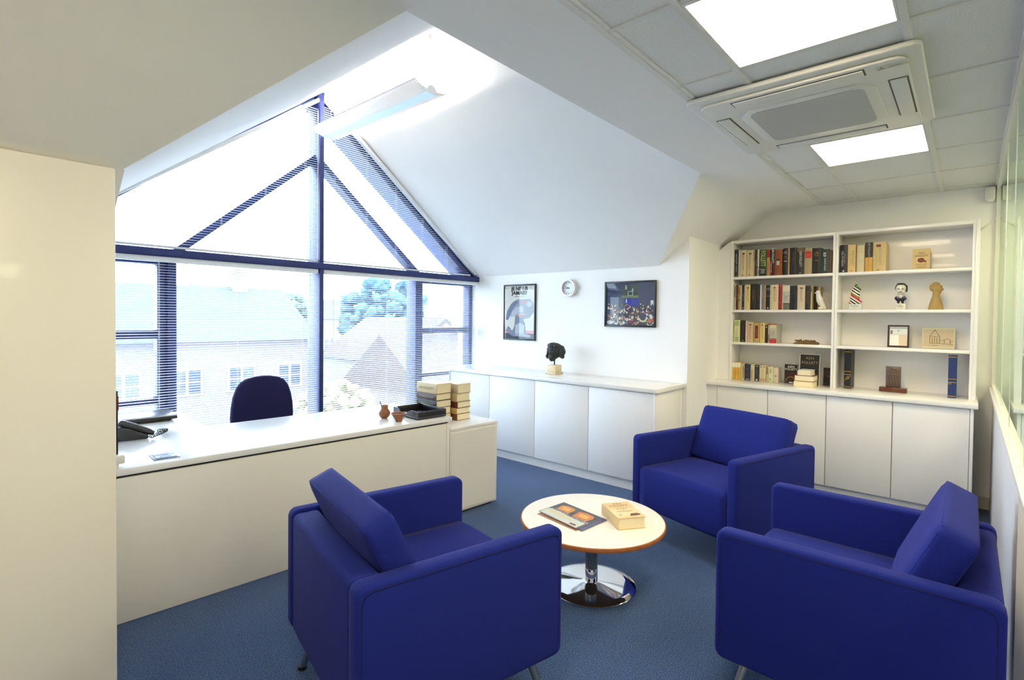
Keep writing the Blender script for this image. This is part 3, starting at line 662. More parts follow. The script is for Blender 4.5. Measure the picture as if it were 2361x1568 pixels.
SP = [
 ('#14141c', 'black hardback with silver vertical title', [(.04, .08, .4, .6, '#e8e8e8')], [V('FALL OF GIANTS', .020, '#d0ccc4', .5, .35), V(KF, .014, '#a09c94', .5, .62)]),
 ('#d0b676', 'yellow-cream hardback with serif vertical lettering', [(.05, .08, .35, .6, red1), (0, 1, .93, 1, '#7a4a20')], [V(KF, .026, '#8a7a50', .5, .62), V('FALL OF GIANTS', .014, '#a08c5c', .48, .32)]),
 ('#cfc49c', 'pale cream hardback with small grey words', [(0, 1, .94, 1, '#8a6a3c')], [Hh('KEN', .012, '#a49a78', .78), Hh('FOLLETT', .011, '#a49a78', .72), Hh('CAIDA', .011, '#b4a884', .42)]),
 ('#c79a48', 'hardback, black above and amber below', [(.50, 1, 0, 1, '#17130f'), (.49, .51, 0, 1, '#8a1c14')], [V(KF, .022, '#a8b0b0', .76), V('FALL OF GIANTS', .012, '#8a6a2c', .26)]),
 ('#c6ae78', 'broad tan hardback with a red wax seal', [(.83, .92, .25, .6, '#6a2c20'), (.04, .06, .35, .5, '#4a2c16')], [V(KF, .026, '#94825a', .5, .55), V('FALL OF GIANTS', .014, '#a08c5c', .48, .28)])]
row(rgt, SP, 1.925, 5.388, 'top right shelf', 'books on the top right shelf', .20)
# face-out books and cards: frame with local x = thickness (spine side hidden), built as boards facing -x
def faceout(y0, y1, z, h, x, T, tilt, cover, label, cat='book', name='book'):
    """cover faces -x, leaning back by tilt; returns thing and a function placing flat print on the cover"""
    t = thing(name, (x, (y0+y1)/2, z), label, cat)
    z += T*math.sin(tilt)+.0003
    Rm = Matrix.Translation((x, y0, z)) @ Matrix.Rotation(tilt, 4, 'Y')
    w = y0-y1
    F = lambda v: Rm @ Vector((v[0], -v[1], v[2]))
    def bx(nm, a, b, c, d, e, f, m): return mesh(nm, [F(v) for v in bv(a, b, c, d, e, f)], BF, m, t)
    bx('cover', 0, .0025, 0, w, 0, h, flat(cover, .4))
    if T > .006:
        bx('pages', .0027, T-.0027, .004, w-.003, .003, h-.003, M_page)
        bx('back_cover', T-.0025, T, 0, w, 0, h, flat(cover, .4))
        bx('spine', .0, T, -.0025, 0, 0, h, flat(cover, .4))
    def pr(a, b, c, d, col, nm='printed_panel', lift=.0006): return bx(nm, -lift, .0004, a*w, b*w, c*h, d*h, flat(col, .5))
    def tx(s, size, fy, fz, col):
        p = F((-.0016, fy*w, fz*h)); xd = F((0, 1, 0))-F((0, 0, 0)); ud = F((0, 0, 1))-F((0, 0, 0))
        return text(s, size, p, xd, ud, flat(col, .5), t)
    def poly(pts, col, nm='printed_shape', lift=.001):
        vs = [F((-lift, a*w, b*h)) for a, b in pts]
        return mesh(nm, vs, [tuple(range(len(vs)))], flat(col, .5), t, recalc=False)
    return t, pr, tx, poly
def disc(cx, cy, rx, ry, n=20): return [(cx+rx*math.cos(2*math.pi*i/n), cy+ry*math.sin(2*math.pi*i/n)) for i in range(n)]
t, pr, tx, poly = faceout(.371, .257, 1.9255, .176, 5.47, .045, .06, '#c9ad72', 'tan book with a red wax seal standing face out on the top right shelf')
tx(KF[:3], .022, .5, .79, '#6a5836'); tx(KF[4:], .022, .5, .66, '#6a5836'); poly(disc(.48, .46, .20, .11), '#6e2218'); poly(disc(.46, .46, .10, .06), '#8c3426', lift=.0014); poly(disc(.72, .40, .07, .05), '#7a2a1e')
tx('FALL OF', .019, .5, .25, '#6a5836'); tx('GIANTS', .019, .5, .13, '#6a5836')
t, pr, tx, poly = faceout(1.318, 1.212, .9005, .178, 5.44, .035, .05, '#1c0f0d', 'black paperback with white name standing face out beside the worktop book stack')
tx('KEN', .030, .5, .87, '#f0ece4'); tx('FOLLETT', .026, .5, .74, '#f0ece4'); pr(.02, .98, .36, .58, '#3a0f10'); poly([(.5+.46*math.cos(a), .06+.32*math.sin(a)) for a in [math.pi*i/14 for i in range(15)]], '#7a5a34'); poly([(.5+.36*math.cos(a), .07+.24*math.sin(a)) for a in [math.pi*i/14 for i in range(15)]], '#2c1a10', lift=.0014); pr(.36, .66, .02, .08, '#e8e4dc', lift=.0012)
t, pr, tx, poly = faceout(1.19, 1.032, .9005, .285, 5.43, .006, .12, '#17120f', 'tall dark promotional card with a glowing arch leaning behind the book stack', 'card', 'promotional_card')
tx('KEN', .034, .5, .87, '#9a8a5a'); tx('FOLLETT', .034, .5, .72, '#9a8a5a')
poly(disc(.5, .36, .30, .15), '#7a4c1c'); poly(disc(.5, .37, .22, .13), '#c8943c', lift=.0013); poly(disc(.5, .33, .17, .12), '#14100d', lift=.0017); pr(-.03, 0, 0, 1, '#d8d4c8'); pr(1, 1.03, 0, 1, '#d8d4c8'); pr(0, 1, .985, 1.0, '#d8d4c8', lift=.0008)
t, pr, tx, poly = faceout(1.005, .93, .9005, .163, 5.50, .03, .04, '#1f1210', 'dark maroon book leaning in the worktop corner by the bookcase divider')
tx('FOLLETT', .012, .5, .75, '#6a3a34'); tx('eye', .018, .5, .55, '#b05a4a'); tx('KEN', .012, .5, .3, '#5a322c')
# lying stack on the bookcase worktop
zz = .9005
for (y0, y1, x0, x1, T, col, lab) in ((1.195, 1.035, 5.235, 5.42, .05, '#e0c860', 'thick cream book with a yellow cover at the bottom of the worktop stack'), (1.192, 1.033, 5.238, 5.424, .052, '#6a3220', 'thick cream book in the middle of the worktop stack'), (1.167, 1.055, 5.245, 5.42, .046, '#d8d6d2', 'white book on top of the worktop stack')):
    M4 = Matrix(((0, 0, 1, x0), (-1, 0, 0, y0), (0, -1, 0, zz+T), (0, 0, 0, 1)))
    book(M4, T, y0-y1, x1-x0, col, lab, 'books lying in a stack on the bookcase worktop'); zz += T+.0008
# tall blue presentation volumes
def volume(y0, y1, x, h, col, label, emblem):
    M4 = shelf_M(y0, .9005, x)
    t = book(M4, y0-y1, .185, h, col, label, 'tall ribbed presentation volumes')
    for zf in (.035, .40-.04, .40+.04 if False else .44, .955):
        vs = [M4 @ Vector(v) for v in bv(-.0012, .004, .0, y0-y1, zf*h, zf*h+.005)]
        mesh('gold_band', vs, BF, M_gold, t)
    if emblem:
        for k in range(3):
            pts = [(x-.001, (y0+y1)/2+.018-.012*k*.4-.03*u, .9+h*(.2+.03*k)+.035*u+.012*math.sin(u*6)) for u in [i/8 for i in range(9)]]
            tube('emblem', pts, .0016, M_gold, t, n=5)
    else:
        for k in range(3): tube('emblem', [(x-.001, y0-.006-.006*k, .9+h*.32), (x-.001, y0-.008-.006*k, .9+h*.38)], .0014, M_gold, t, n=5)
volume(.832, .781, 5.42, .338, '#111420', 'tall black volume with gold bands and a gold swirl near the divider', True)
volume(.122, .071, 5.36, .335, '#1b2f66', 'tall navy blue volume with gold bands at the right end of the worktop', False)
# award plaque
t = thing('award_plaque', (5.48, .48, .90), 'dark metal plaque on a polished wooden block', 'award')
M_mahog = mat('polished_mahogany', '#5a2814', .2, var=.3, vscale=40, coat=.5)
box('wooden_base', 5.42, 5.53, .385, .575, .9005, .938, M_mahog, t, bevel=.003)
box('plaque', 5.475, 5.49, .430, .535, .938, 1.115, mat('smoked_metal', '#6a5a50', .35, .3), t, bevel=.002)
text('ITW', .030, (5.4745, .4825, 1.083), (0, -1, 0), (0, 0, 1), M_black, t)
tube('emblem_ring', [(5.4745, .4825+.036*math.cos(a), 1.077+.014*math.sin(a)) for a in [math.pi*(.85+1.3*i/18) for i in range(19)]], .0016, M_black, t, n=5)
for k in range(4): tube('globe_line', [(5.4745, .445+.02*k+.018*u, .955+.085*u+.02*math.sin(u*3)) for u in [i/6 for i in range(7)]], .0008, M_black, t, n=4)
# framed print and drawing card on the third right shelf
t, pr, tx, poly = faceout(.53, .384, 1.2785, .189, 5.50, .014, .10, '#2c1418', 'small dark photo frame with a folded letter on the third right shelf', 'picture frame', 'photo_frame')
pr(.08, .92, .07, .93, '#c9c4b4', lift=.0008); pr(.09, .52, .07, .55, '#f2f0e8', lift=.0014); pr(.52, .91, .07, .55, '#e0cbb0', lift=.0014); pr(.09, .91, .57, .82, '#dfe0dc', lift=.0014); pr(.12, .22, .60, .76, '#77726e', lift=.0018); pr(.09, .91, .84, .92, '#a9b4c0', lift=.0014); poly([(.45, .78), (.55, .78), (.5, .69)], '#b08a8c', lift=.002)
t, pr, tx, poly = faceout(.30, .089, 1.2785, .172, 5.55, .004, .08, '#d3c9a8', 'small sepia architectural drawing card on the third right shelf', 'drawing', 'drawing_card')
pr(.04, .96, .10, .92, '#c9b692', lift=.0008)
for p, q in (((.24, .25), (.24, .58)), ((.54, .25), (.54, .58)), ((.24, .58), (.39, .9)), ((.54, .58), (.39, .9)), ((.24, .58), (.54, .58)), ((.24, .25), (.62, .25)), ((.32, .25), (.32, .55)), ((.39, .25), (.39, .58)), ((.46, .25), (.46, .55)), ((.30, .14), (.48, .14)), ((.62, .22), (.95, .22)), ((.68, .22), (.68, .42)), ((.86, .22), (.86, .42)), ((.68, .42), (.77, .48)), ((.86, .42), (.77, .48)), ((.54, .4), (.68, .4)), ((.86, .35), (.95, .35))):
    d = Vector((q[0]-p[0], q[1]-p[1])); nn = Vector((-d.y, d.x)).normalized()*.008
    poly([(p[0]+nn.x, p[1]+nn.y), (q[0]+nn.x, q[1]+nn.y), (q[0]-nn.x, q[1]-nn.y), (p[0]-nn.x, p[1]-nn.y)], '#5a4832', 'drawn_line', lift=.0012)
# ------------------------------------------------------------------ figurines
Z2 = 1.5985
M_cer = mat('white_glazed_ceramic', (.72, .69, .60), .12, coat=.6)
t = thing('bird_figurine', (5.405, 1.025, Z2), 'white glazed ceramic bird at the end of the second left shelf', 'figurine')
blob('body', [((5.405, 1.030, Z2+.085), (.026, .029, .055), Matrix.Rotation(-.28, 4, 'X')), ((5.405, 1.044, Z2+.158), (.019, .021, .023)), ((5.405, 1.041, Z2+.125), (.021, .023, .035), Matrix.Rotation(-.15, 4, 'X')), ((5.405, 1.012, Z2+.048), (.020, .022, .045), Matrix.Rotation(-.45, 4, 'X')), ((5.405, 1.022, Z2+.014), (.018, .024, .014))], M_cer, t, voxel=.0035, cones=[((5.405, 1.055, Z2+.158), (5.405, 1.078, Z2+.150), .009, .003), ((5.405, 1.01, Z2+.06), (5.405, .982, Z2+.004), .016, .007)])
t = thing('clay_model', (5.46, 1.145, 1.278), 'small brown clay model of a fortified town on the third left shelf', 'model')
prism('hill', [(1.25, 1.2785), (1.04, 1.2785), (1.045, 1.295), (1.06, 1.302), (1.10, 1.308), (1.15, 1.31), (1.20, 1.306), (1.23, 1.295), (1.245, 1.288)], 'x', 5.43, 5.49, mat('olive_clay', '#6c5a30', .8, var=.3, vscale=60), t, bevel=.003)
for i in range(16):
    y = 1.07+.0105*i; box('roof', 5.438+.02*random.random(), 5.475, y, y+.011, 1.302, 1.309+.010*random.random(), mat('rust_clay', '#7c4526', .8, var=.3, vscale=90), t)
for y, hh in ((1.187, .03), (1.10, .02), (1.085, .022)): lathe('tower', [(.004, 0), (.004, hh*.7), (0, hh)], (5.455, y, 1.300), mat('olive_clay', '#6c5a30', .8), t, n=8)
# striped statuette on a clear block
t = thing('striped_statuette', (5.45, .762, Z2), 'twisted red, green and black striped statuette on a pale block', 'figurine')
box('block', 5.42, 5.475, .715, .808, Z2, Z2+.05, mat('frosted_acrylic', (.62, .64, .60), .15, coat=.5), t, bevel=.003)
text('Corine', .020, (5.4190, .765, Z2+.034), (0, -1, 0), (0, 0, 1), flat('#55565a', .4), t); text('2001', .009, (5.4190, .765, Z2+.012), (0, -1, 0), (0, 0, 1), flat('#55565a', .4), t)
ms = bpy.data.materials.new('stripe_glaze'); ms.use_nodes = True; nt = ms.node_tree; b = nt.nodes['Principled BSDF']; b.inputs['Roughness'].default_value = .2
tc = nt.nodes.new('ShaderNodeTexCoord'); mp = nt.nodes.new('ShaderNodeMapping'); mp.inputs['Rotation'].default_value = (math.radians(-38), 0, 0)
nt.links.new(tc.outputs['Object'], mp.inputs[0]); sx = nt.nodes.new('ShaderNodeSeparateXYZ'); nt.links.new(mp.outputs[0], sx.inputs[0])
mr = nt.nodes.new('ShaderNodeMapRange'); mr.inputs[1].default_value = -.09; mr.inputs[2].default_value = .11; nt.links.new(sx.outputs['Z'], mr.inputs[0])
cr = nt.nodes.new('ShaderNodeValToRGB'); cr.color_ramp.interpolation = 'CONSTANT'; nt.links.new(mr.outputs[0], cr.inputs[0]); nt.links.new(cr.outputs[0], b.inputs['Base Color'])
seq = ['#b8301c', '#efe9dc', '#151515', '#efe9dc', '#151515', '#efe9dc', '#b82a3c', '#b82a3c', '#6a9a3c', '#efe9dc', '#151515', '#efe9dc', '#151515', '#efe9dc', '#151515', '#6a9a3c', '#2c5a30', '#d8e0a0', '#2c5a30', '#8ab04a']
e = cr.color_ramp.elements
for i, c in enumerate(seq):
    el = e[i] if i < 2 else e.new(i/len(seq))
    el.position = i/len(seq); el.color = (*lin(c), 1)
blob('figure', [((5.448, .765, Z2+.135), (.026, .034, .055), Matrix.Rotation(-.15, 4, 'X')), ((5.448, .77, Z2+.10), (.028, .036, .04)), ((5.448, .775, Z2+.065), (.026, .040, .02)), ((5.448, .735, Z2+.068), (.024, .02, .017)), ((5.448, .76, Z2+.195), (.018, .024, .016)), ((5.448, .735, Z2+.175), (.014, .012, .014)), ((5.448, .76, Z2+.215), (.010, .012, .012)), ((5.448, .758, Z2+.24), (.010, .011, .010))], ms, t, voxel=.004, cones=[((5.448, .76, Z2+.2), (5.448, .758, Z2+.24), .006, .005)])
# caricature ceramic bust on a block
t = thing('ceramic_bust', (5.45, .44, Z2), 'glazed white bust with black hair, moustache and blue collar on a small block', 'figurine')
box('block', 5.415, 5.48, .407, .468, Z2, Z2+.05, M_cer, t, bevel=.003)
text('KEN', .012, (5.414, .4375, Z2+.038), (0, -1, 0), (0, 0, 1), M_black, t); text('FOLLETT', .012, (5.414, .4375, Z2+.027), (0, -1, 0), (0, 0, 1), M_black, t); text('1979', .008, (5.414, .432, Z2+.012), (0, -1, 0), (0, 0, 1), M_black, t)
hd = blob('head', [((5.448, .443, Z2+.178), (.030, .036, .040)), ((5.442, .443, Z2+.152), (.026, .028, .026)), ((5.448, .443, Z2+.115), (.016, .018, .03)), ((5.414, .443, Z2+.160), (.006, .005, .011)), ((5.45, .443, Z2+.06), (.016, .022, .02))], M_cer, t, voxel=.003)
blob('hair', [((5.464, .443, Z2+.192), (.028, .040, .034)), ((5.460, .478, Z2+.184), (.012, .006, .022)), ((5.456, .406, Z2+.178), (.014, .009, .032)), ((5.44, .443, Z2+.217), (.022, .03, .008))], M_black, t, voxel=.004)
for y in (.457, .428):
    tube('brow', [(5.4175, y+.008, Z2+.176), (5.4165, y, Z2+.179), (5.4175, y-.008, Z2+.176)], .0016, M_black, t, n=5); tube('eye', [(5.4180, y+.007, Z2+.169), (5.4180, y-.007, Z2+.169)], .0014, M_black, t, n=5)
tube('moustache', [(5.4165, .456, Z2+.1475), (5.413, .443, Z2+.150), (5.4165, .43, Z2+.1475)], .0024, M_black, t, n=6)
for s in (-1, 1): prism('collar', [(.443, Z2+.085), (.443+s*.028, Z2+.118), (.443+s*.043, Z2+.093), (.443+s*.022, Z2+.070)], 'x', 5.425, 5.465, mat('blue_glaze', '#141c4a', .2, coat=.5), t, bevel=.003)
puff('bow_tie', (5.424, .443, Z2+.088), (.006, .018, .009), (.003, 0, .002), M_black, t, n=4)
for s in (-1, 1): blob('lapel', [((5.432, .443+s*.015, Z2+.066), (.012, .010, .014))], M_black, t, voxel=.004)
# sandstone bust
M_sand = mat('carved_sandstone', '#a98c54', .8, var=.18, vscale=50, bump=.4, bscale=140)
t = thing('stone_bust', (5.46, .213, Z2), 'carved sandstone bust with a long neck on the second right shelf', 'figurine')
blob('bust', [((5.452, .214, Z2+.204), (.022, .027, .022)), ((5.455, .238, Z2+.180), (.020, .018, .030)), ((5.450, .204, Z2+.176), (.022, .030, .024)), ((5.446, .192, Z2+.160), (.020, .020, .022)), ((5.446, .182, Z2+.190), (.018, .012, .006)), ((5.448, .171, Z2+.166), (.007, .010, .007), Matrix.Rotation(.5, 4, 'X')), ((5.452, .20, Z2+.140), (.018, .020, .016))], M_sand, t, voxel=.0035, smooth=2, cones=[((5.455, .213, Z2+.001), (5.455, .213, Z2+.045), .050, .043), ((5.455, .213, Z2+.045), (5.453, .213, Z2+.105), .043, .026), ((5.453, .213, Z2+.10), (5.45, .213, Z2+.16), .025, .021)])
box('base_foot', 5.42, 5.49, .166, .262, Z2, Z2+.012, M_sand, t, bevel=.003)
# bronze head on travertine
t = thing('bronze_head', (4.36, 3.25, .912), 'dark bronze head with flowing hair on a travertine block', 'sculpture')
bx0, by0 = 4.365, 3.252; Rz = Matrix.Rotation(.0, 4, 'Z')
box('plinth_slab', bx0-.066, bx0+.066, by0-.066, by0+.066, .9125, .932, M_trav, t, bevel=.002)
box('stone_block', bx0-.054, bx0+.054, by0-.054, by0+.054, .932, 1.008, M_trav, t, bevel=.002)
tube('rod', [(bx0, by0, 1.0), (bx0, by0, 1.09)], .007, M_bronze, t, n=10)
hz_ = 1.145
# face looks towards -x,+y (left in the photograph); hair swings out to both sides
hb = [((bx0, by0, hz_), (.052, .050, .068)), ((bx0-.018, by0+.010, hz_-.045), (.036, .036, .042)), ((bx0-.046, by0+.014, hz_-.012), (.014, .012, .022)), ((bx0-.040, by0+.006, hz_+.022), (.02, .03, .016)), ((bx0-.036, by0+.012, hz_-.062), (.018, .020, .016)),
  ((bx0+.01, by0+.058, hz_+.012), (.036, .024, .058), Matrix.Rotation(.25, 4, 'X')), ((bx0+.005, by0+.074, hz_-.042), (.030, .018, .026)), ((bx0+.015, by0-.045, hz_+.020), (.042, .044, .044), Matrix.Rotation(.3, 4, 'X')), ((bx0+.012, by0-.072, hz_+.004), (.034, .030, .036)), ((bx0+.012, by0-.064, hz_-.030), (.026, .026, .022)), ((bx0+.012, by0-.080, hz_-.044), (.018, .012, .014)),
  ((bx0, by0+.01, hz_+.055), (.048, .062, .026)), ((bx0-.02, by0+.028, hz_+.045), (.03, .022, .026)), ((bx0-.01, by0-.028, hz_+.052), (.034, .03, .024))]
HS = 1.18; hb = [(((Vector(q[0])-Vector((bx0, by0, hz_)))*HS+Vector((bx0, by0, hz_))), [w*HS for w in q[1]]) + tuple(q[2:]) for q in hb]
o = blob('head', hb, M_bronze, t, voxel=.004, smooth=1)
tx_ = bpy.data.textures.new('modelled_clay', 'CLOUDS'); tx_.noise_scale = .022; dm = o.modifiers.new('modelling', 'DISPLACE'); dm.texture = tx_; dm.strength = .014; dm.mid_level = .5; dm.texture_coords = 'LOCAL'
# ------------------------------------------------------------------ wall pictures and clock
def frame_on_wall(y0, y1, z0, z1, fw_, label, cat, name):
    t = thing(name, (EX-.01, (y0+y1)/2, z0), label, cat)
    x = EX-.022
    for a, b, c, d in ((y0, y0-fw_, z0, z1), (y1+fw_, y1, z0, z1), (y0-fw_, y1+fw_, z1-fw_, z1), (y0-fw_, y1+fw_, z0, z0+fw_)): box('frame_bar', x, EX, b, a, c, d, M_black, t, bevel=.002)
    return t
def picture_tools(t, y0, y1, z0, z1, x):
    w, h = y0-y1, z1-z0
    def poly(pts, col, lift=0., nm='printed_shape'):
        vs = [(x-lift, y0-a*w, z0+b*h) for a, b in pts]
        return mesh(nm, vs, [tuple(range(len(vs)))], flat(col, .6), t, recalc=False)
    def tx(s, size, a, b, col, sq=1., bold=0.): return text(s, size, (x-.003, y0-a*w, z0+b*h), (0, -1, 0), (0, 0, 1), flat(col, .6), t, squeeze=sq, bold=bold)
    return poly, tx
M_pglass = glassmat('picture_glass', (1, 1, 1), 1.28)
PY0, PY1, PZ0, PZ1 = 4.186, 3.70, 1.235, 1.884
t = frame_on_wall(PY0, PY1, PZ0, PZ1, .016, 'tall black framed grey monster poster on the wall beside the window', 'poster', 'framed_poster')
box('print', EX-.012, EX-.004, PY1+.014, PY0-.014, PZ0+.014, PZ1-.014, flat('#cfccc2', .7), t)
poly, tx = picture_tools(t, PY0-.016, PY1+.016, PZ0+.016, PZ1-.016, EX-.0125)
tx('JE NE LIS', .058, .5, .945, '#101016', 1.15, .0020); tx('JAMAIS!', .058, .5, .862, '#101016', 1.2, .0020); tx('la bibliotheque de lecture', .016, .5, .80, '#6a7080')
poly([(0, 0), (1, 0), (1, .10), (0, .10)], '#23283a', .0004); poly([(0, .10), (1, .10), (1, .16), (0, .16)], '#c98a94', .0003)
poly([(.06, .16), (.12, .10), (.3, .04), (.7, .06), (.72, .14), (.7, .28), (.62, .40), (.6, .5), (.45, .52), (.36, .42), (.34, .24), (.26, .14), (.2, .2), (.12, .24)], '#6c7488', .0008)     # body and tail
poly([(.12, .44), (.16, .58), (.28, .70), (.46, .75), (.62, .74), (.86, .75), (.97, .66), (.98, .50), (.85, .40), (.62, .36), (.6, .46), (.44, .44), (.3, .42)], '#8a919e', .0010)   # head
poly([(.04, .36), (.08, .52), (.22, .66), (.42, .73), (.44, .68), (.28, .56), (.18, .42), (.12, .35)], '#5c6684', .0012)        # long ear
poly([(.20, .40), (.24, .50), (.40, .60), (.60, .61), (.66, .56), (.62, .50), (.44, .48), (.32, .42)], '#aab0b8', .0014)        # muzzle
poly([(.42, .45), (.70, .47), (.66, .41), (.50, .40)], '#b07a74', .0016)     # mouth
for a in (.46, .52, .58, .64): poly([(a, .47), (a+.04, .47), (a+.02, .445)], '#d8d8d0', .0018)
poly(disc(.68, .69, .045, .026), '#c9645c', .0016); poly(disc(.46, .665, .035, .02), '#b8746c', .0016)
poly(disc(.82, .66, .11, .07), '#9aa2b4', .0014); poly(disc(.84, .65, .07, .045), '#b4bac4', .0016)
poly([(.36, .10), (.66, .10), (.68, .26), (.52, .30), (.38, .26)], '#a8adb4', .0012); poly([(.36, .05), (.86, .03), (.9, .07), (.7, .10), (.38, .10)], '#8d939e', .0014)
box('glazing', EX-.0185, EX-.0165, PY1+.016, PY0-.016, PZ0+.016, PZ1-.016, M_pglass, t)
QY0, QY1, QZ0, QZ1 = 2.795, 2.236, 1.417, 1.869
t = frame_on_wall(QY0, QY1, QZ0, QZ1, .019, 'wide black framed blue photograph of an audience on the picture wall', 'picture', 'framed_photograph')
box('print', EX-.012, EX-.004, QY1+.017, QY0-.017, QZ0+.017, QZ1-.017, flat('#23284a', .5), t)
poly, tx = picture_tools(t, QY0-.019, QY1+.019, QZ0+.019, QZ1-.019, EX-.0125)
poly([(.68, .45), (1, .45), (1, 1), (.68, 1)], '#3c3f58', .0003); poly([(.33, .66), (.68, .66), (.68, .96), (.33, .96)], '#3c4038', .0004); poly([(.33, .64), (.68, .64), (.68, .70), (.33, .70)], '#6a7550', .0006)
poly([(.40, .45), (.68, .45), (.68, .63), (.40, .63)], '#1c2890', .0005); poly([(0, .55), (.22, .55), (.22, .84), (0, .84)], '#1a2448', .0005)
poly([(.46, .70), (.57, .70), (.57, .80), (.46, .80)], '#9fb0a0', .0008); poly([(.475, .71), (.555, .71), (.555, .785), (.475, .785)], '#2c3430', .001); poly([(.40, .85), (.44, .85), (.435, .95), (.41, .95)], '#8fb0a4', .0008); poly([(.54, .80), (.58, .80), (.575, .87), (.55, .87)], '#8fa890', .0009)
poly([(.42, .53), (.445, .53), (.44, .62), (.425, .62)], '#d8dce8', .0009); poly([(.93, .46), (.99, .46), (.99, .58), (.93, .58)], '#d8d8cc', .0008)
rr = random.Random(3)
pal = ['#b08a68', '#8a6a50', '#c9bca4', '#6a4a3a', '#d6d0c4', '#3a2c28', '#a4704c', '#c8c8cc', '#8a2c34', '#2a2e44']
for i in range(210):
    v = rr.random(); zf = .50-.46*v; s = .026+.055*v**1.5
    a = .03+.94*rr.random()
    poly(disc(a, zf-.02, s*.62, s*.8, 8), '#1c2038' if rr.random() < .55 else rr.choice(pal), .0010+.00001*i); poly(disc(a, zf, s*.45, s*.62, 8), rr.choice(pal), .00105+.00001*i)
poly(disc(.78, .13, .08, .06, 12), '#c4bd8e', .0034); poly(disc(.78, .20, .065, .09, 12), '#33364a', .0036); poly([(.93, .08), (1, .08), (1, .15), (.93, .15)], '#c2452c', .0034); poly(disc(.08, .06, .06, .05, 10), '#c8c8c8', .0034)
box('glazing', EX-.0195, EX-.0175, QY1+.019, QY0-.019, QZ0+.019, QZ1-.019, M_pglass, t)
CY, CZ, CR = 3.235, 1.82, .094
t = thing('wall_clock', (EX, CY, CZ), 'round white wall clock with silver rim between the two pictures', 'clock')
lathe('rim', [(CR, 0), (CR, -.045), (CR-.004, -.05), (CR-.016, -.05), (CR-.019, -.036), (CR-.019, -.02)], (EX, CY, CZ), mat('silver_rim', (.66, .67, .70), .3, .35), t, n=56, axis='x')
lathe('dial', [(0, -.022), (CR-.018, -.022), (CR-.018, -.016)], (EX, CY, CZ), mat('clock_dial', (.82, .84, .86), .4), t, n=56, axis='x')
for k in range(12):
    a = math.radians(30*k); d = Vector((0, -math.sin(a), math.cos(a))); c0 = Vector((EX-.0235, CY, CZ))
    tube('hour_mark', [c0+d*.050, c0+d*.066], .0026 if k % 3 == 0 else .0017, flat('#55585c', .5), t, n=5)
for (a, ln, r, nm) in ((262, .042, .0030, 'hour_hand'), (287, .060, .0024, 'minute_hand')):
    a = math.radians(a); d = Vector((0, -math.sin(a), math.cos(a))); tube(nm, [Vector((EX-.027, CY, CZ))-d*.010, Vector((EX-.027, CY, CZ))+d*ln], r, M_black, t, n=6)
lathe('hub', [(0, -.031), (.005, -.031), (.005, -.022)], (EX, CY, CZ), M_black, t, n=12, axis='x')
# ------------------------------------------------------------------ desk
a = -.075
DO = (.60, 3.02)
DMx = Matrix.Translation((DO[0], DO[1], 0)) @ Matrix.Rotation(a, 4, 'Z')
def DP(u, v, z): return DMx @ Vector((u, v, z))
ZD = .755
t = thing('desk', (DO[0], DO[1], 0), 'long cream desk with a full-height front panel facing the armchairs', 'desk', rz=a)
LOCAL = True
box('desk_top', -.135, 2.0, 0, .82, ZD-.032, ZD, M_desk, t, bevel=.002)
box('front_panel', -.12, 1.955, .012, .032, .006, ZD-.046, M_lam, t, bevel=.001)
box('end_panel', 1.957, 1.985, .012, .78, .006, ZD-.046, M_lam, t, bevel=.001)
box('top_batten', -.12, 1.98, .03, .05, ZD-.047, ZD-.032, M_black, t)
LOCAL = False
t = thing('desk_return', (DO[0], DO[1], 0), 'white desk return running from the desk to the window', 'desk', rz=a)
LOCAL = True
box('return_top', -.10, .575, .823, 1.56, ZD-.032, ZD, M_desk, t, bevel=.002)
box('leg_panel', .53, .555, .85, 1.50, 0, ZD-.032, M_desk, t); box('leg_panel', -.08, -.055, .85, 1.5, 0, ZD-.032, M_desk, t)
LOCAL = False
t = thing('pedestal_unit', tuple(DP(2.23, .3, 0)), 'low cream pedestal cupboard at the right end of the desk carrying two book stacks', 'cabinet', rz=a)
LOCAL = True
x0, x1, y0, y1 = -.238, .235, -.288, .34
box('carcass', x0, x1, y0+.0, y1, .022, .646, M_lam, t, bevel=.001)
box('front_panel', x0+.012, x1-.020, y0-.004, y0, .040, .626, M_lam, t)
box('top_board', x0, x1+.002, y0-.006, y1, .646, .666, M_lamw, t, bevel=.001)
for sx in (x0+.04, x1-.04):
    for sy in (y0+.05, y1-.05): lathe('glide', [(.018, 0), (.018, .022)], (sx, sy, 0), M_black, t, n=12)
LOCAL = False
ZP = .6665
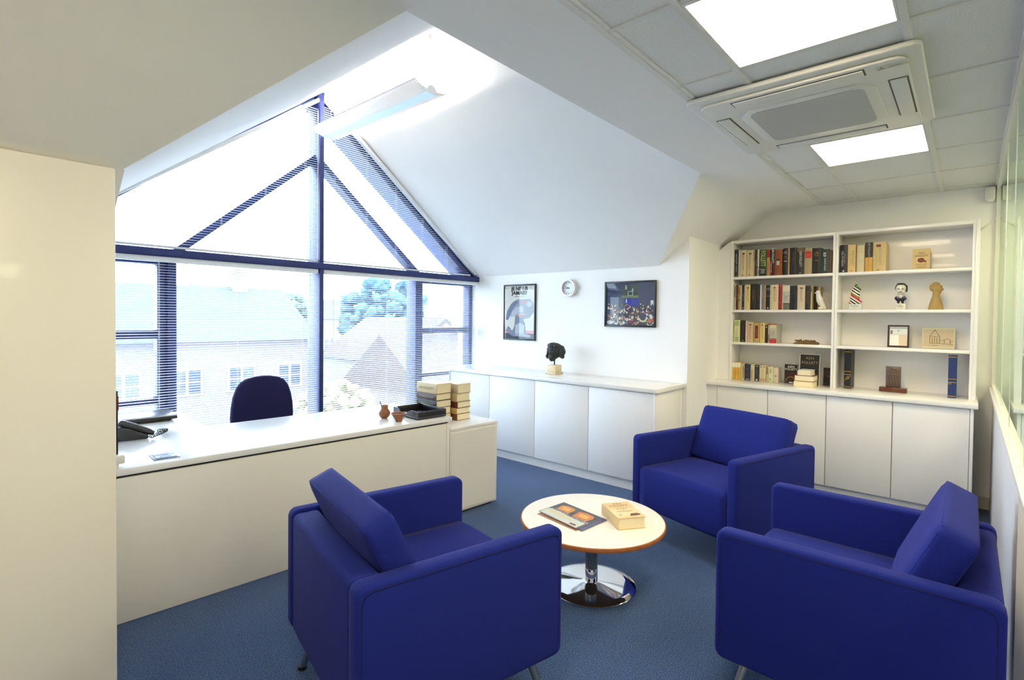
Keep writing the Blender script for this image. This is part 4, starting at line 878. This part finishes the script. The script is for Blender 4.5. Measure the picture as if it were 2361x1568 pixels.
# book stacks on the pedestal: spine towards -x, tail towards -y
def lying(x0, x1, y0, y1, z, T, col, label, group, rot=0., deco=(), letter=None):
    M4 = Matrix.Translation((x0, y0, z)) @ Matrix.Rotation(rot, 4, 'Z') @ Matrix(((1, 0, 0, 0), (0, 0, 1, 0), (0, 1, 0, 0), (0, 0, 0, 1)))
    t = book(M4, T, x1-x0, y1-y0, col, label, group)
    H = y1-y0
    for (s, size, f, yf, c) in (letter or ()):
        loc = M4 @ Vector((-.0012, yf*T, f*H)); xd = -(M4.to_3x3() @ Vector((0, 0, 1))); ud = M4.to_3x3() @ Vector((0, 1, 0))
        text(s, size, loc, xd, ud, flat(c, .5), t)
    return t
G1, G2 = 'books in the left stack on the pedestal', 'books in the right stack on the pedestal'
zz = ZP
for i, (T, col, lab, dx, rot, let) in enumerate((
    (.060, '#8a7a58', 'cream-paged hardback at the bottom of the left pedestal stack', .0, 0, ()),
    (.054, '#b4aea6', 'pale grey hardback second from the bottom of the left pedestal stack', -.004, .01, ()),
    (.056, '#12131a', 'black hardback with gold lettering in the left pedestal stack', .0, 0, (('DIE PFEILER DER MACHT', .017, .5, .5, '#c0a860'),)),
    (.052, '#4a2a24', 'maroon hardback with cream lettering in the left pedestal stack', -.002, .005, (('DIE PFEILER DER MACHT', .016, .5, .5, '#c8b89a'),)),
    (.078, '#cdb78c', 'thick tan hardback on top of the left pedestal stack', .002, .01, ((KF, .028, .5, .5, '#7a6a4a'),)))):
    lying(2.645+dx, 2.805+dx, 3.115, 3.355, zz, T, col, lab, G1, rot, letter=let); zz += T+.0008
    if i == 4: t_top = zz
zz = ZP
for i, (T, col, lab, dx, rot) in enumerate((
    (.052, '#7a4424', 'rust covered hardback at the bottom of the right pedestal stack', .0, 0),
    (.046, '#c4a060', 'amber hardback second from the bottom of the right pedestal stack', -.004, 0),
    (.050, '#5a1c14', 'dark red hardback in the middle of the right pedestal stack', .004, .01),
    (.066, '#b9a478', 'tan hardback fourth from the bottom of the right pedestal stack', -.004, 0),
    (.074, '#c4b494', 'thick cream-jacketed hardback on top of the right pedestal stack', .006, -.01))):
    lying(2.816+dx, 2.966+dx, 3.062, 3.29, zz, T, col, lab, G2, rot); zz += T+.0008
# letter tray
TR = DMx @ Matrix.Translation((1.735, .055, ZD))
t = thing('letter_tray', tuple(TR.translation), 'black letter tray with a dipped side on the desk end', 'tray', rz=a)
LOCAL = True
w, d, hh = .25, .33, .058
M_tray = mat('black_leatherette', (.010, .010, .014), .3, var=.2, bump=.2, bscale=400, coat=.2)
box('tray_floor', 0, w, 0, d, .004, .010, M_tray, t); box('front_wall', 0, w, 0, .010, .004, hh, M_tray, t, bevel=.002); box('back_wall', 0, w, d-.010, d, .004, hh, M_tray, t, bevel=.002); box('right_wall', w-.010, w, .01, d-.01, .004, hh, M_tray, t, bevel=.002)
prism('left_wall', [(.01, .004), (d-.01, .004), (d-.01, hh), (d-.05, hh), (d-.085, hh-.012), (d-.10, hh-.03), (.15, hh-.03), (.13, hh-.012), (.10, hh), (.01, hh)], 'x', 0, .010, M_tray, t)
box('chrome_line', -.001, w+.001, -.001, .002, .012, .0135, M_steel, t); box('chrome_line', -.001, .001, 0, d, .012, .0135, M_steel, t)
LOCAL = False
# clay pots
p = DP(1.60, .285, ZD)
t = thing('clay_gourd', tuple(p), 'brown lobed clay gourd with a metal straw on the desk', 'pot')
lathe('pot', [(0, 0), (.020, 0), (.034, .014), (.042, .034), (.039, .050), (.027, .066), (.023, .076), (.026, .088), (.029, .094), (.024, .095), (.019, .080), (.022, .05), (0, .03)], tuple(p), M_clay, t, n=28)
tube('metal_straw', [(p.x, p.y, p.z+.04), (p.x-.034, p.y+.012, p.z+.128)], [.003, .006], M_steel, t, n=8)
p = DP(1.615, .115, ZD)
t = thing('clay_bowl', tuple(p), 'small flared brown clay bowl in front of the black tray', 'bowl')
lathe('bowl', [(0, 0), (.021, 0), (.023, .006), (.030, .022), (.044, .040), (.056, .056), (.058, .060), (.054, .060), (.040, .042), (.024, .024), (0, .016)], tuple(p), M_clay, t, n=36)
# cable flap
t = thing('cable_flap', tuple(DP(.22, .13, ZD)), 'silver power socket flap set into the desk top', 'socket', rz=a)
LOCAL = True
M_silver = mat('silver_plastic', (.16, .19, .27), .4, .2)
box('surround', -.06, .055, -.065, .07, .0003, .004, M_silver, t, bevel=.0015); box('flap', -.048, .043, -.052, .012, .004, .0065, M_silver, t, bevel=.001); box('flap', -.048, .043, .016, .056, .004, .006, M_silver, t, bevel=.001); box('slot', -.05, .045, .057, .063, .0041, .005, M_black, t)
for x in (-.022, .018): lathe('button', [(.004, 0), (.004, .003), (0, .004)], (x, -.02, .0065), M_chrome, t, n=12)
LOCAL = False
# laptop, telephone, screen at the left
t = thing('laptop', tuple(DP(.33, 1.33, ZD)), 'closed silver laptop on the desk return', 'laptop', rz=a)
LOCAL = True
box('dock', -.13, .12, -.16, .05, .001, .012, M_black, t, bevel=.003); box('base', -.17, .155, -.17, .10, .014, .032, M_black, t, bevel=.004); box('lid', -.17, .155, -.17, .10, .0335, .044, mat('laptop_silver', (.40, .43, .48), .22, .5), t, bevel=.003)
LOCAL = False
t = thing('desk_telephone', tuple(DP(.135, .76, ZD)), 'black desk telephone with coiled cord beside the cupboard', 'telephone', rz=a)
LOCAL = True
M_phone = mat('charcoal_phone_plastic', (.022, .023, .027), .3)
prism('phone_base', [(-.08, .003), (.10, .003), (.10, .02), (.0, .075), (-.08, .09)], 'y', -.11, .09, M_phone, t, bevel=.006)
puff('handset', (.045, -.08, .068), (.095, .024, .017), (0, .002, .004), M_phone, t, n=6, rot=Matrix.Rotation(.48, 4, 'Y'), rnd=.8)
box('display', -.055, -.01, -.04, .06, .078, .096, mat('phone_display', (.35, .50, .62), .15), t, bevel=.004)
pts = []
for i in range(130):
    u = i/129; cx = .10+.13*math.sin(u*2.4)*.8; cy = -.13+.17*u; ang = u*52*math.pi/2
    pts.append((cx+.009*math.cos(ang), cy, .012+.008*math.sin(ang)+.012*math.sin(u*math.pi)))
tube('coiled_cord', pts, .0028, M_phone, t, n=5)
LOCAL = False
t = thing('clamped_screen', (.57, 3.07, ZD), 'dark edged screen on a white clamp, half hidden by the cupboard', 'screen')
box('clamp_block', .50, .638, 3.035, 3.12, ZD+.022, ZD+.062, M_plast, t, bevel=.006); box('clamp_foot', .50, .615, 3.045, 3.10, ZD+.0005, ZD+.022, M_plast, t)
box('screen_body', .49, .618, 3.07, 3.095, ZD+.062, 1.125, M_black, t, bevel=.003); box('screen_trim', .602, .6195, 3.068, 3.07, 1.03, 1.10, M_mahog, t)
# ------------------------------------------------------------------ office chair behind the desk
t = thing('office_chair', (1.78, 4.10, 0), 'dark navy office chair tucked behind the desk with a rounded back', 'office chair')
vs, fs = [], []; prof = [(.235, .62), (.240, .70), (.235, .78), (.222, .86), (.198, .93), (.165, .975), (.12, 1.0), (.06, 1.012), (0, 1.016)]
half = prof; out = [(1.78+x, z) for x, z in half] + [(1.78-x, z) for x, z in reversed(half[:-1])]
out += [(1.78-.21, .56), (1.78+.21, .56)]
prism('backrest', out, 'y', 4.17, 4.235, M_navyfab, t, bevel=.022, seg=4)
puff('seat', (1.78, 3.97, .47), (.24, .24, .045), (0, 0, .012), M_navyfab, t, n=8, rnd=.7)
tube('back_stem', [(1.78, 4.24, .70), (1.78, 4.27, .5), (1.78, 4.1, .42)], .018, M_black, t, n=10)
lathe('gas_lift', [(.028, .08), (.028, .25), (.018, .25), (.018, .43)], (1.78, 3.97, 0), M_black, t, n=16)
for k in range(5):
    an = 2*math.pi*k/5+.3; e = (1.78+.29*math.cos(an), 3.97+.29*math.sin(an))
    lg = tube('leg', [(1.78, 3.97, .11), (e[0], e[1], .065)], [.024, .015], M_black, t, n=8)
    lathe('castor', [(.012, -.012), (.027, -.010), (.027, .010), (.012, .012)], (e[0], e[1], .0275), M_black, lg, n=14, axis='y')
# ------------------------------------------------------------------ papers and book on the coffee table
def frame2(o, u, v, z): 
    u = Vector((*u, 0)).normalized(); v = Vector((*v, 0)).normalized()
    return Matrix(((u.x, v.x, 0, o[0]), (u.y, v.y, 0, o[1]), (0, 0, 1, z), (0, 0, 0, 1)))
def leaflet(o, u, v, wu, wv, z, th, col, label, under='#d8d4c8'):
    F = frame2(o, u, v, z); t = thing('brochure', (o[0], o[1], z), label, 'brochure', 'brochures on the coffee table')
    mesh('sheets', [F @ Vector(q) for q in bv(0, wu, 0, wv, 0, th*.8)], BF, flat(under, .5), t)
    mesh('cover', [F @ Vector(q) for q in bv(0, wu, 0, wv, th*.8, th)], BF, flat(col, .25, coat=.3), t)
    def pr(a, b, c, d, colr, lift): return mesh('printed_panel', [F @ Vector(q) for q in bv(a*wu, b*wu, c*wv, d*wv, th*.9, th+lift)], BF, flat(colr, .25), t)
    def poly(pts, colr, lift): return mesh('printed_shape', [F @ Vector((a*wu, b*wv, th+lift)) for a, b in pts], [tuple(range(len(pts)))], flat(colr, .3), t)
    def tx(s, size, a, b, xd, ud, c): return text(s, size, F @ Vector((a*wu, b*wv, th+.0012)), F.to_3x3() @ Vector((*xd, 0)), F.to_3x3() @ Vector((*ud, 0)), flat(c, .4), t)
    return pr, poly, tx
z = TZ+.0006
# u runs from the far-left corner to the near-right corner in the photograph, v across
A = (2.545, 1.812); ud = (-.063, -.31); vd = (-.235, .025)
leaflet((2.515, 1.80), (-.05, -.31), vd, .30, .215, z, .0022, '#8a5c3c', 'tan brochure at the bottom of the coffee table pile', '#c8a878')
leaflet((2.548, 1.80), (-.055, -.31), (-.236, .02), .325, .222, z+.0026, .0022, '#3a3460', 'violet brochure in the middle of the coffee table pile', '#8a8490')
pr, poly, tx = leaflet(A, ud, vd, .305, .215, z+.0052, .0022, '#2a2624', 'dark brochure with two orange pictures on top of the coffee table pile', '#e8e6e0')
poly([(.02, .62), (.30, .58), (.62, .62), (.98, .62), (.98, .99), (.02, .99)], '#c9cfc4', .0004)
poly([(.06, .66), (.5, .66), (.7, .74), (.7, .78), (.06, .76)], '#d3c69a', .0006); poly([(.76, .86), (.9, .84), (.92, .93), (.78, .94)], '#6a3a34', .0006)
poly([(.10, .20), (.22, .12), (.40, .12), (.46, .22), (.46, .50), (.14, .50)], '#c9852c', .0006); poly([(.54, .16), (.70, .08), (.88, .10), (.94, .24), (.92, .52), (.58, .52)], '#c4762c', .0006)
poly([(.18, .24), (.36, .20), (.40, .40), (.2, .42)], '#dca850', .0008); poly([(.62, .24), (.84, .2), (.86, .40), (.66, .42)], '#dca850', .0008)
tx(KF, .022, .28, .56, (-1, 0), (0, 1), '#efece4'); tx(KF, .024, .76, .58, (-1, 0), (0, 1), '#efece4')
# thick hardback
u, v = (.131, -.092), (.134, .183)
F = frame2((2.413, 1.369), u, v, TZ+.0006)
M4 = F @ Matrix(((1, 0, 0, 0), (0, 0, 1, 0), (0, 1, 0, 0), (0, 0, 0, 1)))
T, D, H = .062, .160, .228
t = book(M4, T, D, H, '#dfc28c', 'thick tan hardback lying alone on the coffee table', None)
Rr = F.to_3x3()
def ctx(s, size, a, b, c): text(s, size, F @ Vector((a*D, b*H, T+.0012)), Rr @ Vector((1, 0, 0)), Rr @ Vector((0, 1, 0)), flat(c, .4), t)
mesh('printed_panel', [F @ Vector(q) for q in bv(.004, D, .10*H, .60*H, T-.001, T+.0005)], BF, flat('#e6d2a4', .4), t)
ctx('KEN', .026, .52, .88, '#6a5638'); ctx('FOLLETT', .028, .5, .75, '#6a5638'); ctx('STURZ', .022, .5, .56, '#8a7450'); ctx('DER', .011, .5, .47, '#8a7450'); ctx('TITANEN', .022, .5, .39, '#8a7450')
mesh('printed_shape', [F @ Vector((a*D, b*H, T+.0009)) for a, b in ((.52, .10), (.90, .12), (.92, .17), (.84, .24), (.62, .24), (.54, .16))], [(0, 1, 2, 3, 4, 5)], flat('#6a4a3c', .4), t)
mesh('printed_shape', [F @ Vector((a*D, b*H, T+.0009)) for a, b in disc(.22, .20, .07, .02, 10)], [tuple(range(10))], flat('#8a7450', .4), t)
# ------------------------------------------------------------------ air conditioning cassette
t = thing('air_conditioner', (3.02, .63, HC), 'square white ceiling air conditioning cassette with central grille', 'air conditioner')
ax0, ax1, ay0, ay1 = 2.52, 3.54, .160, 1.095
def rr2(x0, x1, y0, y1, r, n=5): return rrect(x0, x1, y0, y1, r, n)
prism('fascia', rr2(ax0, ax1, ay0, ay1, .04), 'z', HC-.028, HC-.005, M_plast, t, bevel=.008, seg=3)
prism('face_panel', rr2(ax0+.055, ax1-.055, ay0+.05, ay1-.05, .05), 'z', HC-.042, HC-.028, M_plast, t, bevel=.010, seg=3)
mg = bpy.data.materials.new('ribbed_intake_grille'); mg.use_nodes = True; nt = mg.node_tree; b = nt.nodes['Principled BSDF']; b.inputs['Roughness'].default_value = .6
tc = nt.nodes.new('ShaderNodeTexCoord'); wv = nt.nodes.new('ShaderNodeTexWave'); wv.bands_direction = 'X'; wv.inputs['Scale'].default_value = 38
nt.links.new(tc.outputs['Object'], wv.inputs['Vector']); cr = nt.nodes.new('ShaderNodeValToRGB'); cr.color_ramp.elements[0].color = (.34, .34, .32, 1); cr.color_ramp.elements[1].color = (.66, .66, .63, 1)
nt.links.new(wv.outputs['Color'], cr.inputs[0]); nt.links.new(cr.outputs[0], b.inputs['Base Color'])
gx0, gx1, gy0, gy1, ch = 2.74, 3.34, .335, .915, .07
prism('intake_grille', [(gx0+ch, gy0), (gx1-ch, gy0), (gx1, gy0+ch), (gx1, gy1-ch), (gx1-ch, gy1), (gx0+ch, gy1), (gx0, gy1-ch), (gx0, gy0+ch)], 'z', HC-.0475, HC-.041, M_plast, t, bevel=.002)
prism('intake_grille', rr2(gx0+.045, gx1-.045, gy0+.045, gy1-.045, .05), 'z', HC-.0495, HC-.047, mg, t)
for (x0, x1, y0, y1) in ((2.605, 2.665, .36, .89), (3.405, 3.465, .36, .89), (2.79, 3.29, .225, .285), (2.79, 3.29, .965, 1.025)):
    box('air_slot', x0-.006, x1+.006, y0-.006, y1+.006, HC-.0425, HC-.038, M_black, t)
    box('vane', x0+.001, x1-.001, y0+.001, y1-.001, HC-.048, HC-.041, M_plast, t, bevel=.002)
bdg = box('badge', 2.615, 2.650, .205-.0, .315, HC-.0445, HC-.041, mat('badge_plastic', (.62, .60, .52), .4), t)
bx_, by_ = 2.632, .285
text('MITSUBISHI', .010, (2.628, .250, HC-.0448), (0, -1, 0), (-1, 0, 0), flat('#3a3a36', .5), t); text('ELECTRIC', .010, (2.640, .250, HC-.0448), (0, -1, 0), (-1, 0, 0), flat('#3a3a36', .5), t)
for k in range(3):
    an = math.radians(90+120*k); d = Vector((-math.sin(an), math.cos(an))); nrm = Vector((d.y, -d.x)); c0 = Vector((2.634, .298))
    pts = [c0, c0+d*.006+nrm*.0035, c0+d*.012, c0+d*.006-nrm*.0035]
    mesh('badge_diamond', [(q.x, q.y, HC-.0448) for q in pts], [(0, 1, 2, 3)], flat('#3a3a36', .5), t)
# motion sensor
t = thing('motion_sensor', (XE-.03, -.10, 2.46), 'small white motion sensor in the ceiling corner by the partition', 'sensor')
prism('sensor_body', [(-.068, 2.575), (-.128, 2.575), (-.128, 2.475), (-.115, 2.452), (-.085, 2.452), (-.068, 2.475)], 'x', XE-.045, XE, M_plast, t, bevel=.006, seg=3)
box('lens', XE-.0475, XE-.044, -.116, -.080, 2.478, 2.52, mat('sensor_lens', (.70, .69, .66), .3), t, bevel=.001)
# ------------------------------------------------------------------ outside: neighbouring houses and trees
struct(box('ground', -60, 120, 8, 160, -6.1, -6.0, speckle('pale_ground', ['#a4a89c', '#b4b8ac', '#c0c4b8'], .6, .9, .1, 4)))
M_brick = mat('pale_brick', '#6e6874', .9, var=.15, vscale=20); M_render = mat('white_render', '#8a8c92', .9); M_slate = mat('slate_roof', '#434c5e', .8, var=.1, vscale=6); M_tile2 = mat('clay_roof', '#453c42', .8, var=.12, vscale=8)
M_upvc = mat('white_window_frame', '#d0d4dc', .5); M_dpane = mat('dark_window_pane', '#3a465c', .1)
def house(x, y, w, d, eave, ridge, rz, mw, mr_, label, rows_, cols, gable_front=False):
    t = thing('house', (x, y, -6), label, 'house', 'houses outside the window', rz)
    global LOCAL; LOCAL = True
    box('wall', -w/2, w/2, 0, d, 0, eave, mw, t)
    if gable_front: prism('roof', [(-w/2-.3, eave-.1), (w/2+.3, eave-.1), (0, ridge)], 'y', -.3, d+.3, mr_, t); prism('gable', [(-w/2, eave), (w/2, eave), (0, ridge-.35)], 'y', -.32, -.28, mw, t)
    else: prism('roof', [(-.4, eave-.1), (d+.4, eave-.1), (d/2, ridge)], 'x', -w/2-.3, w/2+.3, mr_, t)
    box('chimney', w*.28, w*.28+.8, d*.45, d*.45+.8, eave, ridge+1.0, mw, t)
    for r in range(rows_):
        for c in range(cols):
            cx = -w/2+w*(c+.5)/cols; z0 = .9+r*2.8
            if z0+1.3 > eave: continue
            f = box('window', cx-.65, cx+.65, -.07, .02, z0, z0+1.3, M_upvc, t)
            for s in (-1, 1):
                for q in (0, 1): box('pane', cx+s*.31-.25, cx+s*.31+.25, -.09, -.06, z0+.1+.58*q, z0+.6+.58*q, M_dpane, f)
    LOCAL = False
house(8.0, 27, 12, 8, 6.3, 9.0, .0, M_brick, M_slate, 'long pale brick house seen through the lower left blind', 3, 5)
house(17.6, 18, 6.0, 6, 4.2, 6.6, .0, M_brick, M_tile2, 'brick house with white windows below the middle mullion', 2, 3)
house(23.5, 27, 8, 9, 4.6, 7.4, .0, M_render, M_tile2, 'white rendered house with a pointed gable behind the right blind', 2, 3, True)
house(38, 54, 18, 9, 7.2, 9.4, .0, M_render, M_slate, 'long white terrace on the skyline behind the right blind', 3, 8)
house(14, 60, 20, 9, 7.6, 9.8, 0, M_brick, M_slate, 'distant brick terrace on the skyline behind the left blind', 3, 9)
def tree(x, y, top, r, col, label, n=300):
    t = thing('tree', (x, y, -6), label, 'tree', 'trees outside the window')
    tube('trunk', [(x, y, -6), (x+.1, y, -2), (x, y, top-r)], [.35, .25, .12], flat('#8a8078', .9), t, n=8)
    b = bmesh.new(); rg = random.Random(int(x*100)); lo = -6+2.2
    for i in range(n):
        a_, ph = rg.random()*6.283, math.acos(2*rg.random()-1); k = (.45+.55*rg.random()**.5)
        hz = (top-lo)/2; c = Vector((r*k*math.sin(ph)*math.cos(a_), r*k*math.sin(ph)*math.sin(a_), hz*k*math.cos(ph)*.9))
        bmesh.ops.create_icosphere(b, subdivisions=1, radius=r*(.09+.09*rg.random()), matrix=Matrix.Translation(c) @ Matrix.Rotation(rg.random()*3, 4, 'X') @ Matrix.Diagonal((1, 1, .75, 1)))
    me = bpy.data.meshes.new('crown'); b.to_mesh(me); b.free(); me.materials.append(flat(col, .9, var=.3, vscale=2.5))
    o = bpy.data.objects.new('crown', me); o.location = (x, y, (top+lo)/2); link(o, t)
tree(28.0, 40, 5.4, 4.2, '#3c5c78', 'big rounded blue-green tree above the roofs in the right blind')
tree(20.5, 45, 4.2, 2.8, '#566660', 'pale tree just left of the middle mullion')
tree(23.2, 23.2, .6, 1.6, '#6a6238', 'yellowish tree beside the right-hand casement')
tree(27.2, 19.0, 1.0, 2.2, '#766a40', 'autumn yellow tree filling the right-hand casement')
tree(15.5, 42, 2.4, 2.6, '#54563e', 'olive tree in the middle distance of the left blind')
tree(7.0, 46, 1.2, 2.2, '#6c7870', 'grey-green tree at the far left of the view')
tree(11.5, 20, -1.2, 1.6, '#84825e', 'low bushy tree near the house with white windows')
# ------------------------------------------------------------------ lettering becomes plain mesh
bpy.context.view_layer.update()
dg = bpy.context.evaluated_depsgraph_get()
for o in [q for q in C.objects if q.type == 'FONT']:
    me = bpy.data.meshes.new_from_object(o.evaluated_get(dg)); nm = o.name
    n = bpy.data.objects.new('lettering', me); C.objects.link(n); n.parent = o.parent
    n.matrix_parent_inverse = o.matrix_parent_inverse; n.matrix_basis = o.matrix_basis
    if not me.materials: me.materials.append(o.data.materials[0])
    bpy.data.objects.remove(o)
